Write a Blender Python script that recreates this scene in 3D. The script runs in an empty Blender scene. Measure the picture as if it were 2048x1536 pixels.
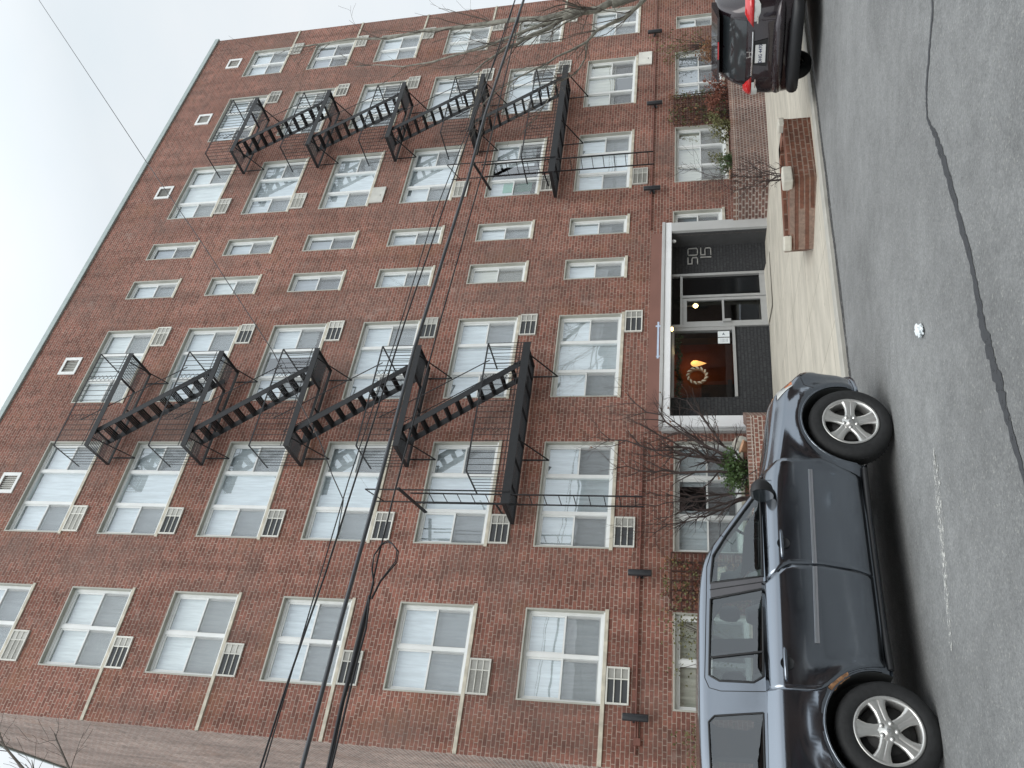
import bpy, bmesh, math, random
from mathutils import Vector, Matrix
random.seed(7)
S = bpy.context.scene
COL = S.collection
rad = math.radians

# ------------------------------------------------------------------ camera
cd = bpy.data.cameras.new('camera'); cam = bpy.data.objects.new('camera', cd); COL.objects.link(cam)
S.camera = cam
fw = Vector((0.57514795, 0.78646851, 0.22510469)); rt = Vector((0.80922481, -0.58728859, -0.01572607)); up = Vector((-0.11983336, -0.19120512, 0.97420766))
M = Matrix((( -up.x, rt.x, -fw.x, 0.0), (-up.y, rt.y, -fw.y, -15.1794), (-up.z, rt.z, -fw.z, 1.72), (0, 0, 0, 1)))
cam.matrix_world = M
cd.sensor_fit = 'HORIZONTAL'; cd.sensor_width = 36.0; cd.lens = 1631.86 / 2048 * 36.0
cd.clip_start = 0.05; cd.clip_end = 2000

# ------------------------------------------------------------------ world and sun
SUN_EL, SUN_AZ = rad(46), rad(205)      # azimuth clockwise from +Y
w = bpy.data.worlds.new('World'); S.world = w; w.use_nodes = True
nt = w.node_tree; nt.nodes.clear()
def N(t, typ, **kw):
    n = t.nodes.new(typ)
    for k, v in kw.items():
        if k in n.inputs: n.inputs[k].default_value = v
        else: setattr(n, k, v)
    return n
out = N(nt, 'ShaderNodeOutputWorld'); bg = N(nt, 'ShaderNodeBackground', Strength=0.1)
sky = N(nt, 'ShaderNodeTexSky'); sky.sky_type = 'NISHITA'; sky.sun_disc = False
sky.sun_elevation = SUN_EL; sky.sun_rotation = SUN_AZ; sky.dust_density = 3.0
tc = N(nt, 'ShaderNodeTexCoord'); sep = N(nt, 'ShaderNodeSeparateXYZ')
mr = N(nt, 'ShaderNodeMapRange'); mr.inputs['From Min'].default_value = 0.35; mr.inputs['From Max'].default_value = -0.9
mr.inputs['To Min'].default_value = 10.0; mr.inputs['To Max'].default_value = 14.0
noi = N(nt, 'ShaderNodeTexNoise', Scale=2.2, Detail=6.0, Roughness=0.55)
cr = N(nt, 'ShaderNodeValToRGB'); cr.color_ramp.elements[0].position = 0.3; cr.color_ramp.elements[0].color = (0.86, 0.935, 0.985, 1)
cr.color_ramp.elements[1].position = 0.72; cr.color_ramp.elements[1].color = (0.97, 1.0, 1.02, 1)
mp = N(nt, 'ShaderNodeMapping'); mp.inputs['Scale'].default_value = (1, 1, 2.2)
vm = N(nt, 'ShaderNodeVectorMath', operation='SCALE'); mx = N(nt, 'ShaderNodeMix', data_type='RGBA'); mx.inputs['Factor'].default_value = 0.1
L = nt.links.new
L(tc.outputs['Generated'], sep.inputs[0]); L(sep.outputs['Y'], mr.inputs['Value']); L(tc.outputs['Generated'], mp.inputs[0]); L(mp.outputs[0], noi.inputs['Vector'])
L(noi.outputs['Fac'], cr.inputs[0]); L(cr.outputs[0], vm.inputs[0]); zr = N(nt, 'ShaderNodeMapRange'); zr.inputs['From Min'].default_value = 0.62; zr.inputs['From Max'].default_value = 1.0; zr.inputs['To Min'].default_value = 1.0; zr.inputs['To Max'].default_value = 1.9
zm = N(nt, 'ShaderNodeMath', operation='MULTIPLY'); L(sep.outputs['Z'], zr.inputs['Value']); L(mr.outputs[0], zm.inputs[0]); L(zr.outputs[0], zm.inputs[1]); L(zm.outputs[0], vm.inputs['Scale'])
L(vm.outputs[0], mx.inputs[6]); L(sky.outputs[0], mx.inputs[7]); L(mx.outputs[2], bg.inputs['Color']); L(bg.outputs[0], out.inputs[0])
sd = bpy.data.lights.new('sun', 'SUN'); sd.energy = 1.2; sd.angle = rad(40); sd.color = (1.0, 0.97, 0.92)
so = bpy.data.objects.new('sun', sd); COL.objects.link(so)
sdir = Vector((math.sin(SUN_AZ) * math.cos(SUN_EL), math.cos(SUN_AZ) * math.cos(SUN_EL), math.sin(SUN_EL)))
so.rotation_euler = sdir.to_track_quat('Z', 'Y').to_euler(); so.location = (0, 0, 30)
S.view_settings.view_transform = 'Standard'; S.view_settings.look = 'None'; S.view_settings.exposure = 0.0; S.view_settings.gamma = 1.0
S.view_settings.use_curve_mapping = False

# ------------------------------------------------------------------ object helpers
def tag(o, label=None, cat=None, group=None, kind=None):
    if label: o['label'] = label
    if cat: o['category'] = cat
    if group: o['group'] = group
    if kind: o['kind'] = kind
    return o
def empty(name, loc=(0, 0, 0), label=None, cat=None, group=None):
    o = bpy.data.objects.new(name, None); COL.objects.link(o); o.location = loc; o.empty_display_size = 0.2
    return tag(o, label, cat, group)
class MB:
    def __init__(s): s.v = []; s.f = []; s.m = []; s.sm = []
    def face(s, pts, m=0, smooth=False):
        i = len(s.v); s.v += [tuple(p) for p in pts]; s.f.append(tuple(range(i, i + len(pts)))); s.m.append(m); s.sm.append(smooth)
    def box(s, x0, x1, y0, y1, z0, z1, m=0):
        i = len(s.v)
        s.v += [(x0,y0,z0),(x1,y0,z0),(x1,y1,z0),(x0,y1,z0),(x0,y0,z1),(x1,y0,z1),(x1,y1,z1),(x0,y1,z1)]
        for q in ((0,3,2,1),(4,5,6,7),(0,1,5,4),(1,2,6,5),(2,3,7,6),(3,0,4,7)):
            s.f.append(tuple(i + k for k in q)); s.m.append(m); s.sm.append(False)
        return s
    def grid(s, rows, m=0, smooth=True, closed=False):
        i = len(s.v); nr = len(rows); nc = len(rows[0])
        for r in rows: s.v += [tuple(p) for p in r]
        for a in range(nr - 1):
            for b in range(nc if closed else nc - 1):
                c = (b + 1) % nc
                s.f.append((i + a*nc + b, i + a*nc + c, i + (a+1)*nc + c, i + (a+1)*nc + b)); s.m.append(m); s.sm.append(smooth)
        return s
    def tube(s, pts, r, n=6, m=0, cap=True, smooth=True):
        pts = [Vector(p) for p in pts]
        if not hasattr(r, '__len__'): r = [r] * len(pts)
        rows = []; ref = None
        for k, p in enumerate(pts):
            d = (pts[min(k+1, len(pts)-1)] - pts[max(k-1, 0)])
            if d.length < 1e-9: d = Vector((0, 0, 1))
            d.normalize()
            if ref is None: ref = d.orthogonal().normalized()
            else:
                ref = ref - d * ref.dot(d)
                ref = ref.normalized() if ref.length > 1e-6 else d.orthogonal().normalized()
            b = d.cross(ref)
            rows.append([p + (ref * math.cos(2*math.pi*j/n) + b * math.sin(2*math.pi*j/n)) * r[k] for j in range(n)])
        s.grid(rows, m, smooth, closed=True)
        if cap: s.face(list(reversed(rows[0])), m); s.face(rows[-1], m)
        return s
    def bar(s, a, b, w, h, m=0):
        a = Vector(a); b = Vector(b); d = (b - a)
        if d.length < 1e-9: return s
        d.normalize(); u = d.cross(Vector((0, 0, 1)))
        u = u.normalized() if u.length > 1e-4 else Vector((1, 0, 0))
        v = u.cross(d); c = []
        for p in (a, b):
            for su, sv in ((-1,-1),(1,-1),(1,1),(-1,1)): c.append(p + u*su*w/2 + v*sv*h/2)
        i = len(s.v); s.v += [tuple(q) for q in c]
        for q in ((3,2,1,0),(4,5,6,7),(0,1,5,4),(1,2,6,5),(2,3,7,6),(3,0,4,7)):
            s.f.append(tuple(i + k for k in q)); s.m.append(m); s.sm.append(False)
        return s
    def lathe(s, prof, c=(0, 0, 0), axis='z', n=24, m=0, smooth=True, ph=0.0):
        rows = []
        for (r, h) in prof:
            row = []
            for j in range(n):
                a = 2*math.pi*j/n + ph; x, y = r*math.cos(a), r*math.sin(a)
                p = (x, y, h) if axis == 'z' else ((x, h, y) if axis == 'y' else (h, x, y))
                row.append((c[0]+p[0], c[1]+p[1], c[2]+p[2]))
            rows.append(row)
        return s.grid(rows, m, smooth, closed=True)
    def prism(s, poly, y0, y1, m=0):            # polygon in x,z extruded along y
        a = [(p[0], y0, p[1]) for p in poly]; b = [(p[0], y1, p[1]) for p in poly]
        s.face(a, m); s.face(list(reversed(b)), m); n = len(poly)
        for k in range(n): s.face([a[k], b[k], b[(k+1) % n], a[(k+1) % n]], m)
        return s
    def build(s, name, mats, parent=None, loc=None, weld=False, keep=False):
        me = bpy.data.meshes.new(name); me.from_pydata(s.v, [], s.f)
        for mt in (mats if isinstance(mats, (list, tuple)) else [mats]): me.materials.append(mt)
        me.polygons.foreach_set('material_index', s.m); me.polygons.foreach_set('use_smooth', s.sm); me.update()
        bm = bmesh.new(); bm.from_mesh(me)
        if weld: bmesh.ops.remove_doubles(bm, verts=bm.verts, dist=0.0004)
        keep or bmesh.ops.recalc_face_normals(bm, faces=bm.faces); bm.to_mesh(me); bm.free()
        o = bpy.data.objects.new(name, me); COL.objects.link(o)
        if parent is not None: o.parent = parent
        if loc is not None: o.location = loc
        return o
def bevel(o, wd=0.006, seg=1):
    md = o.modifiers.new('bevel', 'BEVEL'); md.width = wd; md.segments = seg; md.limit_method = 'ANGLE'; return o
def kids(o): return [c for c in o.children]
def copy_tree(o, parent=None, loc=None, name=None):
    c = o.copy(); COL.objects.link(c)
    if parent is not None: c.parent = parent
    if loc is not None: c.location = loc
    for ch in list(o.children): copy_tree(ch, c)
    return c
def text_mesh(name, txt, size, mat, parent, mtx, extrude=0.004, bold=0.0, align='CENTER'):
    cu = bpy.data.curves.new(name, 'FONT'); cu.body = txt; cu.size = size; cu.extrude = extrude; cu.offset = bold; cu.align_x = align; cu.align_y = 'CENTER'; cu.resolution_u = 3
    o = bpy.data.objects.new(name + '_t', cu); COL.objects.link(o)
    bpy.context.view_layer.update()
    me = bpy.data.meshes.new_from_object(o.evaluated_get(bpy.context.evaluated_depsgraph_get()))
    bpy.data.objects.remove(o); me.transform(mtx); me.materials.clear(); me.materials.append(mat)
    r = bpy.data.objects.new(name, me); COL.objects.link(r); r.parent = parent; return r

# ------------------------------------------------------------------ materials
def mat(name):
    m = bpy.data.materials.new(name); m.use_nodes = True; t = m.node_tree
    return m, t, t.nodes['Principled BSDF']
def simple(name, col, rough=0.6, metal=0.0, var=0.12, scale=6.0, bump=0.0, bscale=80.0, coat=0.0, spec=None, emit=None, es=0.0, obj=False):
    m, t, b = mat(name)
    tcn = N(t, 'ShaderNodeTexCoord'); n = N(t, 'ShaderNodeTexNoise', Scale=scale, Detail=5.0)
    rp = N(t, 'ShaderNodeMapRange'); rp.inputs['From Min'].default_value = 0.25; rp.inputs['From Max'].default_value = 0.75
    rp.inputs['To Min'].default_value = 1 - var; rp.inputs['To Max'].default_value = 1 + var
    sc = N(t, 'ShaderNodeVectorMath', operation='SCALE'); sc.inputs[0].default_value = col[:3]
    t.links.new(tcn.outputs['Object'], n.inputs['Vector']); t.links.new(n.outputs['Fac'], rp.inputs['Value']); t.links.new(rp.outputs[0], sc.inputs['Scale']); t.links.new(sc.outputs[0], b.inputs['Base Color'])
    b.inputs['Roughness'].default_value = rough; b.inputs['Metallic'].default_value = metal
    if coat: b.inputs['Coat Weight'].default_value = coat; b.inputs['Coat Roughness'].default_value = 0.05
    if spec is not None: b.inputs['Specular IOR Level'].default_value = spec
    if emit: b.inputs['Emission Color'].default_value = (*emit, 1); b.inputs['Emission Strength'].default_value = es
    if bump:
        n2 = N(t, 'ShaderNodeTexNoise', Scale=bscale, Detail=3.0); bp = N(t, 'ShaderNodeBump', Strength=bump, Distance=0.01)
        t.links.new(tcn.outputs['Object'], n2.inputs['Vector']); t.links.new(n2.outputs['Fac'], bp.inputs['Height']); t.links.new(bp.outputs[0], b.inputs['Normal'])
    return m
def brick(name, c1, c2, mort, bw=0.213, rh=0.0794, ms=0.011, squash=0.5, sf=6, stain=True, gray=0.35, offset=0.5, rot=False, bumpd=0.006, msmooth=0.15, patch=False):
    m, t, b = mat(name); lk = t.links.new
    g = N(t, 'ShaderNodeNewGeometry'); sp = N(t, 'ShaderNodeSeparateXYZ'); lk(g.outputs['Position'], sp.inputs[0])
    ad = N(t, 'ShaderNodeMath', operation='ADD'); lk(sp.outputs['X'], ad.inputs[0]); lk(sp.outputs['Y'], ad.inputs[1])
    cb = N(t, 'ShaderNodeCombineXYZ')
    lk(ad.outputs[0], cb.inputs[1 if rot else 0]); lk(sp.outputs['Z'], cb.inputs[0 if rot else 1])
    dn = N(t, 'ShaderNodeTexNoise', Scale=14.0, Detail=2.0); dv = N(t, 'ShaderNodeVectorMath', operation='SCALE'); dv.inputs['Scale'].default_value = 0.006
    lk(g.outputs['Position'], dn.inputs['Vector']); lk(dn.outputs['Color'], dv.inputs[0])
    av = N(t, 'ShaderNodeVectorMath', operation='ADD'); lk(cb.outputs[0], av.inputs[0]); lk(dv.outputs[0], av.inputs[1])
    bt = N(t, 'ShaderNodeTexBrick'); bt.offset = offset; bt.squash = squash; bt.squash_frequency = sf
    bt.inputs['Scale'].default_value = 1.0; bt.inputs['Brick Width'].default_value = bw; bt.inputs['Row Height'].default_value = rh
    bt.inputs['Mortar Size'].default_value = ms; bt.inputs['Mortar Smooth'].default_value = msmooth; bt.inputs['Bias'].default_value = -0.1
    bt.inputs['Color1'].default_value = (*c1, 1); bt.inputs['Color2'].default_value = (*c2, 1); bt.inputs['Mortar'].default_value = (*mort, 1)
    lk(av.outputs[0], bt.inputs['Vector'])
    col = bt.outputs['Color']
    def mul(inp, scale, lo, hi, f0=0.3, f1=0.7, det=5.0):
        n = N(t, 'ShaderNodeTexNoise', Scale=scale, Detail=det, Roughness=0.6); lk(g.outputs['Position'], n.inputs['Vector'])
        r = N(t, 'ShaderNodeMapRange'); r.inputs['From Min'].default_value = f0; r.inputs['From Max'].default_value = f1; r.inputs['To Min'].default_value = lo; r.inputs['To Max'].default_value = hi
        lk(n.outputs['Fac'], r.inputs['Value']); v = N(t, 'ShaderNodeVectorMath', operation='SCALE'); lk(inp, v.inputs[0]); lk(r.outputs[0], v.inputs['Scale']); return v.outputs[0]
    def mixc(inp, c, scale, f0, f1, amt, off=0.0):
        n = N(t, 'ShaderNodeTexNoise', Scale=scale, Detail=6.0, Roughness=0.65)
        o_ = N(t, 'ShaderNodeVectorMath', operation='ADD'); o_.inputs[1].default_value = (off, off, off); lk(g.outputs['Position'], o_.inputs[0]); lk(o_.outputs[0], n.inputs['Vector'])
        r = N(t, 'ShaderNodeMapRange'); r.inputs['From Min'].default_value = f0; r.inputs['From Max'].default_value = f1; r.inputs['To Min'].default_value = 0; r.inputs['To Max'].default_value = amt
        lk(n.outputs['Fac'], r.inputs['Value']); x = N(t, 'ShaderNodeMix', data_type='RGBA'); lk(r.outputs[0], x.inputs['Factor']); lk(inp, x.inputs[6]); x.inputs[7].default_value = (*c, 1); return x.outputs[2]
    col = mul(col, 22.0, 0.74, 1.22)
    if stain:
        col = mul(col, 0.35, 0.80, 1.16); col = mul(col, 3.0, 0.86, 1.12)
        sm_ = N(t, 'ShaderNodeMapping'); sm_.inputs['Scale'].default_value = (2.6, 2.6, 0.16); lk(g.outputs['Position'], sm_.inputs[0]); sn_ = N(t, 'ShaderNodeTexNoise', Scale=1.0, Detail=5.0, Roughness=0.65); lk(sm_.outputs[0], sn_.inputs['Vector'])
        sr_ = N(t, 'ShaderNodeMapRange'); sr_.inputs['From Min'].default_value = 0.42; sr_.inputs['From Max'].default_value = 0.70; sr_.inputs['To Min'].default_value = 1.05; sr_.inputs['To Max'].default_value = 0.72; lk(sn_.outputs['Fac'], sr_.inputs[0]); sv_ = N(t, 'ShaderNodeVectorMath', operation='SCALE'); lk(col, sv_.inputs[0]); lk(sr_.outputs[0], sv_.inputs['Scale']); col = sv_.outputs[0]
        col = mixc(col, (0.15, 0.115, 0.10), 0.5, 0.46, 0.68, gray+.15, 3.1)
        col = mixc(col, (0.42, 0.36, 0.32), 1.7, 0.63, 0.75, 0.35, 9.0)
        col = mixc(col, (0.26, 0.13, 0.07), 0.8, 0.55, 0.75, 0.4, 21.0)
    lk(col, b.inputs['Base Color']); b.inputs['Roughness'].default_value = 0.85; b.inputs['Specular IOR Level'].default_value = 0.25
    n3 = N(t, 'ShaderNodeTexNoise', Scale=120.0, Detail=2.0); lk(g.outputs['Position'], n3.inputs['Vector'])
    inv = N(t, 'ShaderNodeMath', operation='MULTIPLY_ADD'); inv.inputs[1].default_value = -1.0; lk(bt.outputs['Fac'], inv.inputs[0])
    n4 = N(t, 'ShaderNodeMath', operation='MULTIPLY'); n4.inputs[1].default_value = 0.25; lk(n3.outputs['Fac'], n4.inputs[0]); lk(n4.outputs[0], inv.inputs[2])
    bp = N(t, 'ShaderNodeBump', Strength=0.8, Distance=bumpd); lk(inv.outputs[0], bp.inputs['Height']); lk(bp.outputs[0], b.inputs['Normal'])
    return m
MT = {}
MT['brick'] = brick('facade_brick', (0.278, 0.119, 0.090), (0.155, 0.069, 0.054), (0.385, 0.29, 0.24), ms=0.0085, msmooth=0.3)
MT['brick_side'] = brick('side_brick_skylit', (0.40, 0.275, 0.235), (0.26, 0.185, 0.16), (0.50, 0.45, 0.40), gray=0.25)  # paler than the facade brick: extra skylight and grazing mortar put into the colour
MT['brick_planter'] = brick('planter_brick', (0.20, 0.115, 0.095), (0.12, 0.068, 0.06), (0.36, 0.31, 0.28), bw=0.10, squash=1.0, sf=2)
MT['brick_cap'] = brick('planter_cap_brick', (0.24, 0.13, 0.10), (0.15, 0.08, 0.065), (0.42, 0.36, 0.32), bw=0.0794, rh=0.11, squash=1.0, sf=2, offset=0.0)
MT['brick_pit'] = brick('pit_brick', (0.20, 0.085, 0.055), (0.12, 0.055, 0.038), (0.27, 0.19, 0.15), bw=0.21, squash=1.0, sf=2, gray=0.5)
MT['white'] = simple('white_vinyl', (0.74, 0.76, 0.75), 0.45, var=0.05, bump=0.05)
MT['beige'] = simple('aged_panning', (0.40, 0.40, 0.355), 0.55, var=0.12, scale=3)
MT['stone'] = simple('limestone', (0.50, 0.47, 0.39), 0.8, var=0.3, scale=5, bump=0.2)
MT['coping'] = simple('metal_coping', (0.36, 0.42, 0.41), 0.45, 0.3, var=0.1)
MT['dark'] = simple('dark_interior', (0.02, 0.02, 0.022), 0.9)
MT['iron'] = simple('black_iron', (0.008, 0.009, 0.011), 0.55, 0.0, var=0.3, scale=12, bump=0.3, bscale=60)
def tone(m, lo, hi):
    t = m.node_tree; b = t.nodes['Principled BSDF']; ln = b.inputs['Base Color'].links[0]; src = ln.from_socket
    oi = N(t, 'ShaderNodeObjectInfo'); r = N(t, 'ShaderNodeMapRange'); r.inputs['To Min'].default_value = lo; r.inputs['To Max'].default_value = hi; t.links.new(oi.outputs['Random'], r.inputs[0])
    v = N(t, 'ShaderNodeVectorMath', operation='SCALE'); t.links.new(src, v.inputs[0]); t.links.new(r.outputs[0], v.inputs['Scale']); t.links.new(v.outputs[0], b.inputs['Base Color']); return m
MT['acwhite'] = tone(simple('cover_white', (0.66, 0.66, 0.61), 0.5, var=0.16, scale=4), .72, 1.12)
MT['acgrille'] = tone(simple('cover_grille', (0.42, 0.42, 0.39), 0.6, var=0.15), .6, 1.15)
MT['acdark'] = simple('cover_dark', (0.05, 0.055, 0.06), 0.7)
MT['pipe'] = simple('painted_pipe', (0.17, 0.07, 0.052), 0.5, var=0.15)
MT['blackmetal'] = simple('black_metal', (0.022, 0.024, 0.028), 0.4)
MT['portal'] = simple('portal_grey', (0.46, 0.47, 0.47), 0.5, var=0.08, scale=2)
MT['portal_white'] = simple('portal_white', (0.80, 0.82, 0.84), 0.4, var=0.05, scale=2)
MT['terracotta'] = simple('painted_band', (0.215, 0.105, 0.082), 0.7, var=0.12, scale=1.5, bump=0.2, bscale=30)
MT['blackbrick'] = brick('painted_black_brick', (0.050, 0.052, 0.055), (0.040, 0.042, 0.045), (0.034, 0.035, 0.038), ms=0.014, stain=False, bumpd=0.012)
MT['greywall'] = simple('dark_grey_render', (0.060, 0.062, 0.065), 0.8, var=0.12, scale=5, bump=0.5, bscale=25)
MT['alu'] = simple('aluminium', (0.55, 0.56, 0.56), 0.35, 0.6, var=0.05)
MT['digit'] = simple('brushed_digit', (0.62, 0.62, 0.60), 0.35, 0.4, var=0.05)
MT['paper'] = simple('paper', (0.75, 0.80, 0.82), 0.8, var=0.04)
MT['ink'] = simple('ink', (0.10, 0.13, 0.16), 0.8)
MT['tape'] = simple('blue_tape', (0.50, 0.60, 0.74), 0.6)
MT['bark'] = simple('bark', (0.115, 0.10, 0.085), 0.9, var=0.45, scale=5, bump=0.8, bscale=35)
MT['barkpale'] = simple('pale_bark', (0.24, 0.235, 0.20), 0.9, var=0.55, scale=7, bump=0.6, bscale=30)
MT['twig'] = simple('twig_bark', (0.050, 0.035, 0.032), 0.8, var=0.3)
MT['leafg'] = simple('evergreen_leaf', (0.045, 0.085, 0.022), 0.6, var=0.5, scale=25)
MT['leafo'] = simple('olive_leaf', (0.13, 0.13, 0.05), 0.7, var=0.5, scale=20)
MT['leafb'] = simple('dry_leaf', (0.22, 0.11, 0.055), 0.8, var=0.5, scale=18)
MT['leafr'] = simple('rust_leaf', (0.20, 0.075, 0.05), 0.8, var=0.5, scale=18)
MT['trellis'] = simple('trellis_wood', (0.07, 0.032, 0.024), 0.8, var=0.2)
MT['soil'] = simple('soil', (0.06, 0.045, 0.035), 0.95, var=0.3, bump=0.6, bscale=20)
MT['clay'] = simple('clay_pot', (0.50, 0.30, 0.19), 0.8)
MT['whiterock'] = simple('pale_rock', (0.55, 0.53, 0.46), 0.8, var=0.15, bump=0.4, bscale=12)
MT['green'] = simple('green_panel', (0.012, 0.10, 0.07), 0.5)
MT['cable'] = simple('cable_rubber', (0.014, 0.015, 0.018), 0.45)
MT['cablegrey'] = simple('grey_cable', (0.075, 0.08, 0.088), 0.35, 0.3)
MT['bulb'] = simple('lit_bulb', (1.0, 0.6, 0.25), 0.5, emit=(1.0, 0.48, 0.14), es=1.5)
MT['bulb2'] = simple('small_bulb', (1.0, 0.8, 0.4), 0.5, emit=(1.0, 0.72, 0.32), es=5.0)
MT['lobby'] = simple('lobby_wall', (0.20, 0.055, 0.022), 0.7)
MT['lobbydark'] = simple('lobby_dark', (0.06, 0.055, 0.05), 0.8)
MT['stainless'] = simple('pale_curtain_green', (0.10, 0.42, 0.27), 0.8)

def m_glass(name, tint=(0.86, 0.9, 0.9), base=0.10, gain=1.25, wav=0.02, ws=1.3, rough=0.01):
    m, t, b = mat(name); lk = t.links.new; t.nodes.remove(b); o = t.nodes['Material Output']
    tr = N(t, 'ShaderNodeBsdfTransparent'); tr.inputs[0].default_value = (*tint, 1); gl = N(t, 'ShaderNodeBsdfGlossy'); gl.inputs['Roughness'].default_value = rough; gl.inputs[0].default_value = (0.92, 0.96, 1, 1)
    fr = N(t, 'ShaderNodeFresnel', IOR=1.5); ge_ = N(t, 'ShaderNodeNewGeometry'); io_ = N(t, 'ShaderNodeMapRange'); io_.inputs['To Min'].default_value = 1.5; io_.inputs['To Max'].default_value = 0.6667; lk(ge_.outputs['Backfacing'], io_.inputs[0]); lk(io_.outputs[0], fr.inputs['IOR']); ma = N(t, 'ShaderNodeMath', operation='MULTIPLY_ADD'); ma.inputs[1].default_value = gain; ma.inputs[2].default_value = base; ma.use_clamp = True
    g = N(t, 'ShaderNodeNewGeometry'); n = N(t, 'ShaderNodeTexNoise', Scale=ws, Detail=1.5); bp = N(t, 'ShaderNodeBump', Strength=1.0, Distance=wav)
    lk(g.outputs['Position'], n.inputs['Vector']); lk(n.outputs['Fac'], bp.inputs['Height']); lk(bp.outputs[0], gl.inputs['Normal'])
    mi = N(t, 'ShaderNodeMixShader'); lk(fr.outputs[0], ma.inputs[0]); lk(ma.outputs[0], mi.inputs[0]); lk(tr.outputs[0], mi.inputs[1]); lk(gl.outputs[0], mi.inputs[2]); lk(mi.outputs[0], o.inputs[0])
    return m
MT['glass'] = m_glass('window_glass', base=0.17, gain=1.5, wav=0.004)
MT['lobbyglass'] = m_glass('lobby_glass', base=0.03, gain=1.0, wav=0.0008)
MT['carglass'] = m_glass('car_glass_clear', tint=(0.80, 0.90, 0.87), base=0.07, gain=1.1, wav=0.0)
MT['privacy'] = m_glass('privacy_glass', tint=(0.42, 0.47, 0.47), base=0.07, gain=1.2, wav=0.0)
MT['tint'] = simple('tinted_glass', (0.030, 0.036, 0.040), 0.06, 0.0, var=0.0, coat=0.3, spec=0.6)
MT['darkglass'] = simple('dark_sidelight_glass', (0.006, 0.007, 0.008), 0.06, 0.0, var=0.0, spec=0.35)
def m_screen():
    m, t, b = mat('insect_screen'); lk = t.links.new; o = t.nodes['Material Output']
    b.inputs['Base Color'].default_value = (0.27, 0.28, 0.29, 1); b.inputs['Roughness'].default_value = 0.6
    tr = N(t, 'ShaderNodeBsdfTransparent'); mi = N(t, 'ShaderNodeMixShader'); mi.inputs[0].default_value = 0.45
    lk(tr.outputs[0], mi.inputs[1]); lk(b.outputs[0], mi.inputs[2]); lk(mi.outputs[0], o.inputs[0]); return m
MT['screen'] = m_screen()
def m_curtain():
    m, t, b = mat('curtain_cloth'); lk = t.links.new
    oi = N(t, 'ShaderNodeObjectInfo'); cr = N(t, 'ShaderNodeValToRGB'); cr.color_ramp.interpolation = 'CONSTANT'
    els = cr.color_ramp.elements; els[0].position = 0; els[0].color = (0.84, 0.88, 0.92, 1); els[1].position = 0.38; els[1].color = (0.74, 0.78, 0.82, 1)
    for p, c in ((0.6, (0.90, 0.92, 0.92)), (0.80, (0.74, 0.71, 0.62)), (0.92, (0.42, 0.45, 0.50))):
        e = els.new(p); e.color = (*c, 1)
    lk(oi.outputs['Random'], cr.inputs[0])
    g = N(t, 'ShaderNodeNewGeometry'); mp_ = N(t, 'ShaderNodeMapping'); mp_.inputs['Scale'].default_value = (9, 1, 0.8); n = N(t, 'ShaderNodeTexNoise', Scale=2.5, Detail=4.0)
    lk(g.outputs['Position'], mp_.inputs[0]); lk(mp_.outputs[0], n.inputs['Vector'])
    r = N(t, 'ShaderNodeMapRange'); r.inputs['From Min'].default_value = 0.3; r.inputs['From Max'].default_value = 0.7; r.inputs['To Min'].default_value = 0.82; r.inputs['To Max'].default_value = 1.08
    lk(n.outputs['Fac'], r.inputs[0]); v = N(t, 'ShaderNodeVectorMath', operation='SCALE'); lk(cr.outputs[0], v.inputs[0]); lk(r.outputs[0], v.inputs['Scale']); lk(v.outputs[0], b.inputs['Base Color'])
    b.inputs['Roughness'].default_value = 0.9; return m
MT['curtain'] = m_curtain()

def m_asphalt():
    m, t, b = mat('asphalt'); lk = t.links.new; g = N(t, 'ShaderNodeNewGeometry')
    def nz(s, d=4.0, r=0.6):
        n = N(t, 'ShaderNodeTexNoise', Scale=s, Detail=d, Roughness=r); lk(g.outputs['Position'], n.inputs['Vector']); return n.outputs['Fac']
    vo = N(t, 'ShaderNodeTexVoronoi', Scale=75.0); lk(g.outputs['Position'], vo.inputs['Vector'])
    cr = N(t, 'ShaderNodeValToRGB'); e = cr.color_ramp.elements; e[0].position = 0.32; e[0].color = (0.155, 0.159, 0.160, 1); e[1].position = 0.68; e[1].color = (0.29, 0.296, 0.293, 1)
    lk(nz(42.0, 6.0, 0.8), cr.inputs[0])
    def mulr(inp, f, a, b_, lo, hi):
        r = N(t, 'ShaderNodeMapRange'); r.inputs['From Min'].default_value = a; r.inputs['From Max'].default_value = b_; r.inputs['To Min'].default_value = lo; r.inputs['To Max'].default_value = hi
        lk(f, r.inputs[0]); v = N(t, 'ShaderNodeVectorMath', operation='SCALE'); lk(inp, v.inputs[0]); lk(r.outputs[0], v.inputs['Scale']); return v.outputs[0]
    c = mulr(cr.outputs[0], nz(0.7), 0.3, 0.7, 0.86, 1.12)
    c = mulr(c, nz(6.0), 0.3, 0.7, 0.88, 1.1)
    c = mulr(c, nz(0.28, 3.0), 0.40, 0.62, 0.86, 1.06); c = mulr(c, nz(2.1, 6.0, 0.75), 0.60, 0.72, 1.0, 0.78)
    # pale aggregate flecks
    sp_ = N(t, 'ShaderNodeSeparateColor'); lk(vo.outputs['Color'], sp_.inputs[0]); r = N(t, 'ShaderNodeMapRange'); r.inputs['From Min'].default_value = 0.93; r.inputs['From Max'].default_value = 1.1
    lk(sp_.outputs[0], r.inputs[0]); x = N(t, 'ShaderNodeMix', data_type='RGBA'); lk(r.outputs[0], x.inputs['Factor']); lk(c, x.inputs[6]); x.inputs[7].default_value = (0.42, 0.42, 0.38, 1)
    lk(x.outputs[2], b.inputs['Base Color']); b.inputs['Roughness'].default_value = 0.85; b.inputs['Specular IOR Level'].default_value = 0.3
    bp = N(t, 'ShaderNodeBump', Strength=0.9, Distance=0.006); lk(vo.outputs['Distance'], bp.inputs['Height']); lk(bp.outputs[0], b.inputs['Normal']); return m
MT['asphalt'] = m_asphalt()
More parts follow.
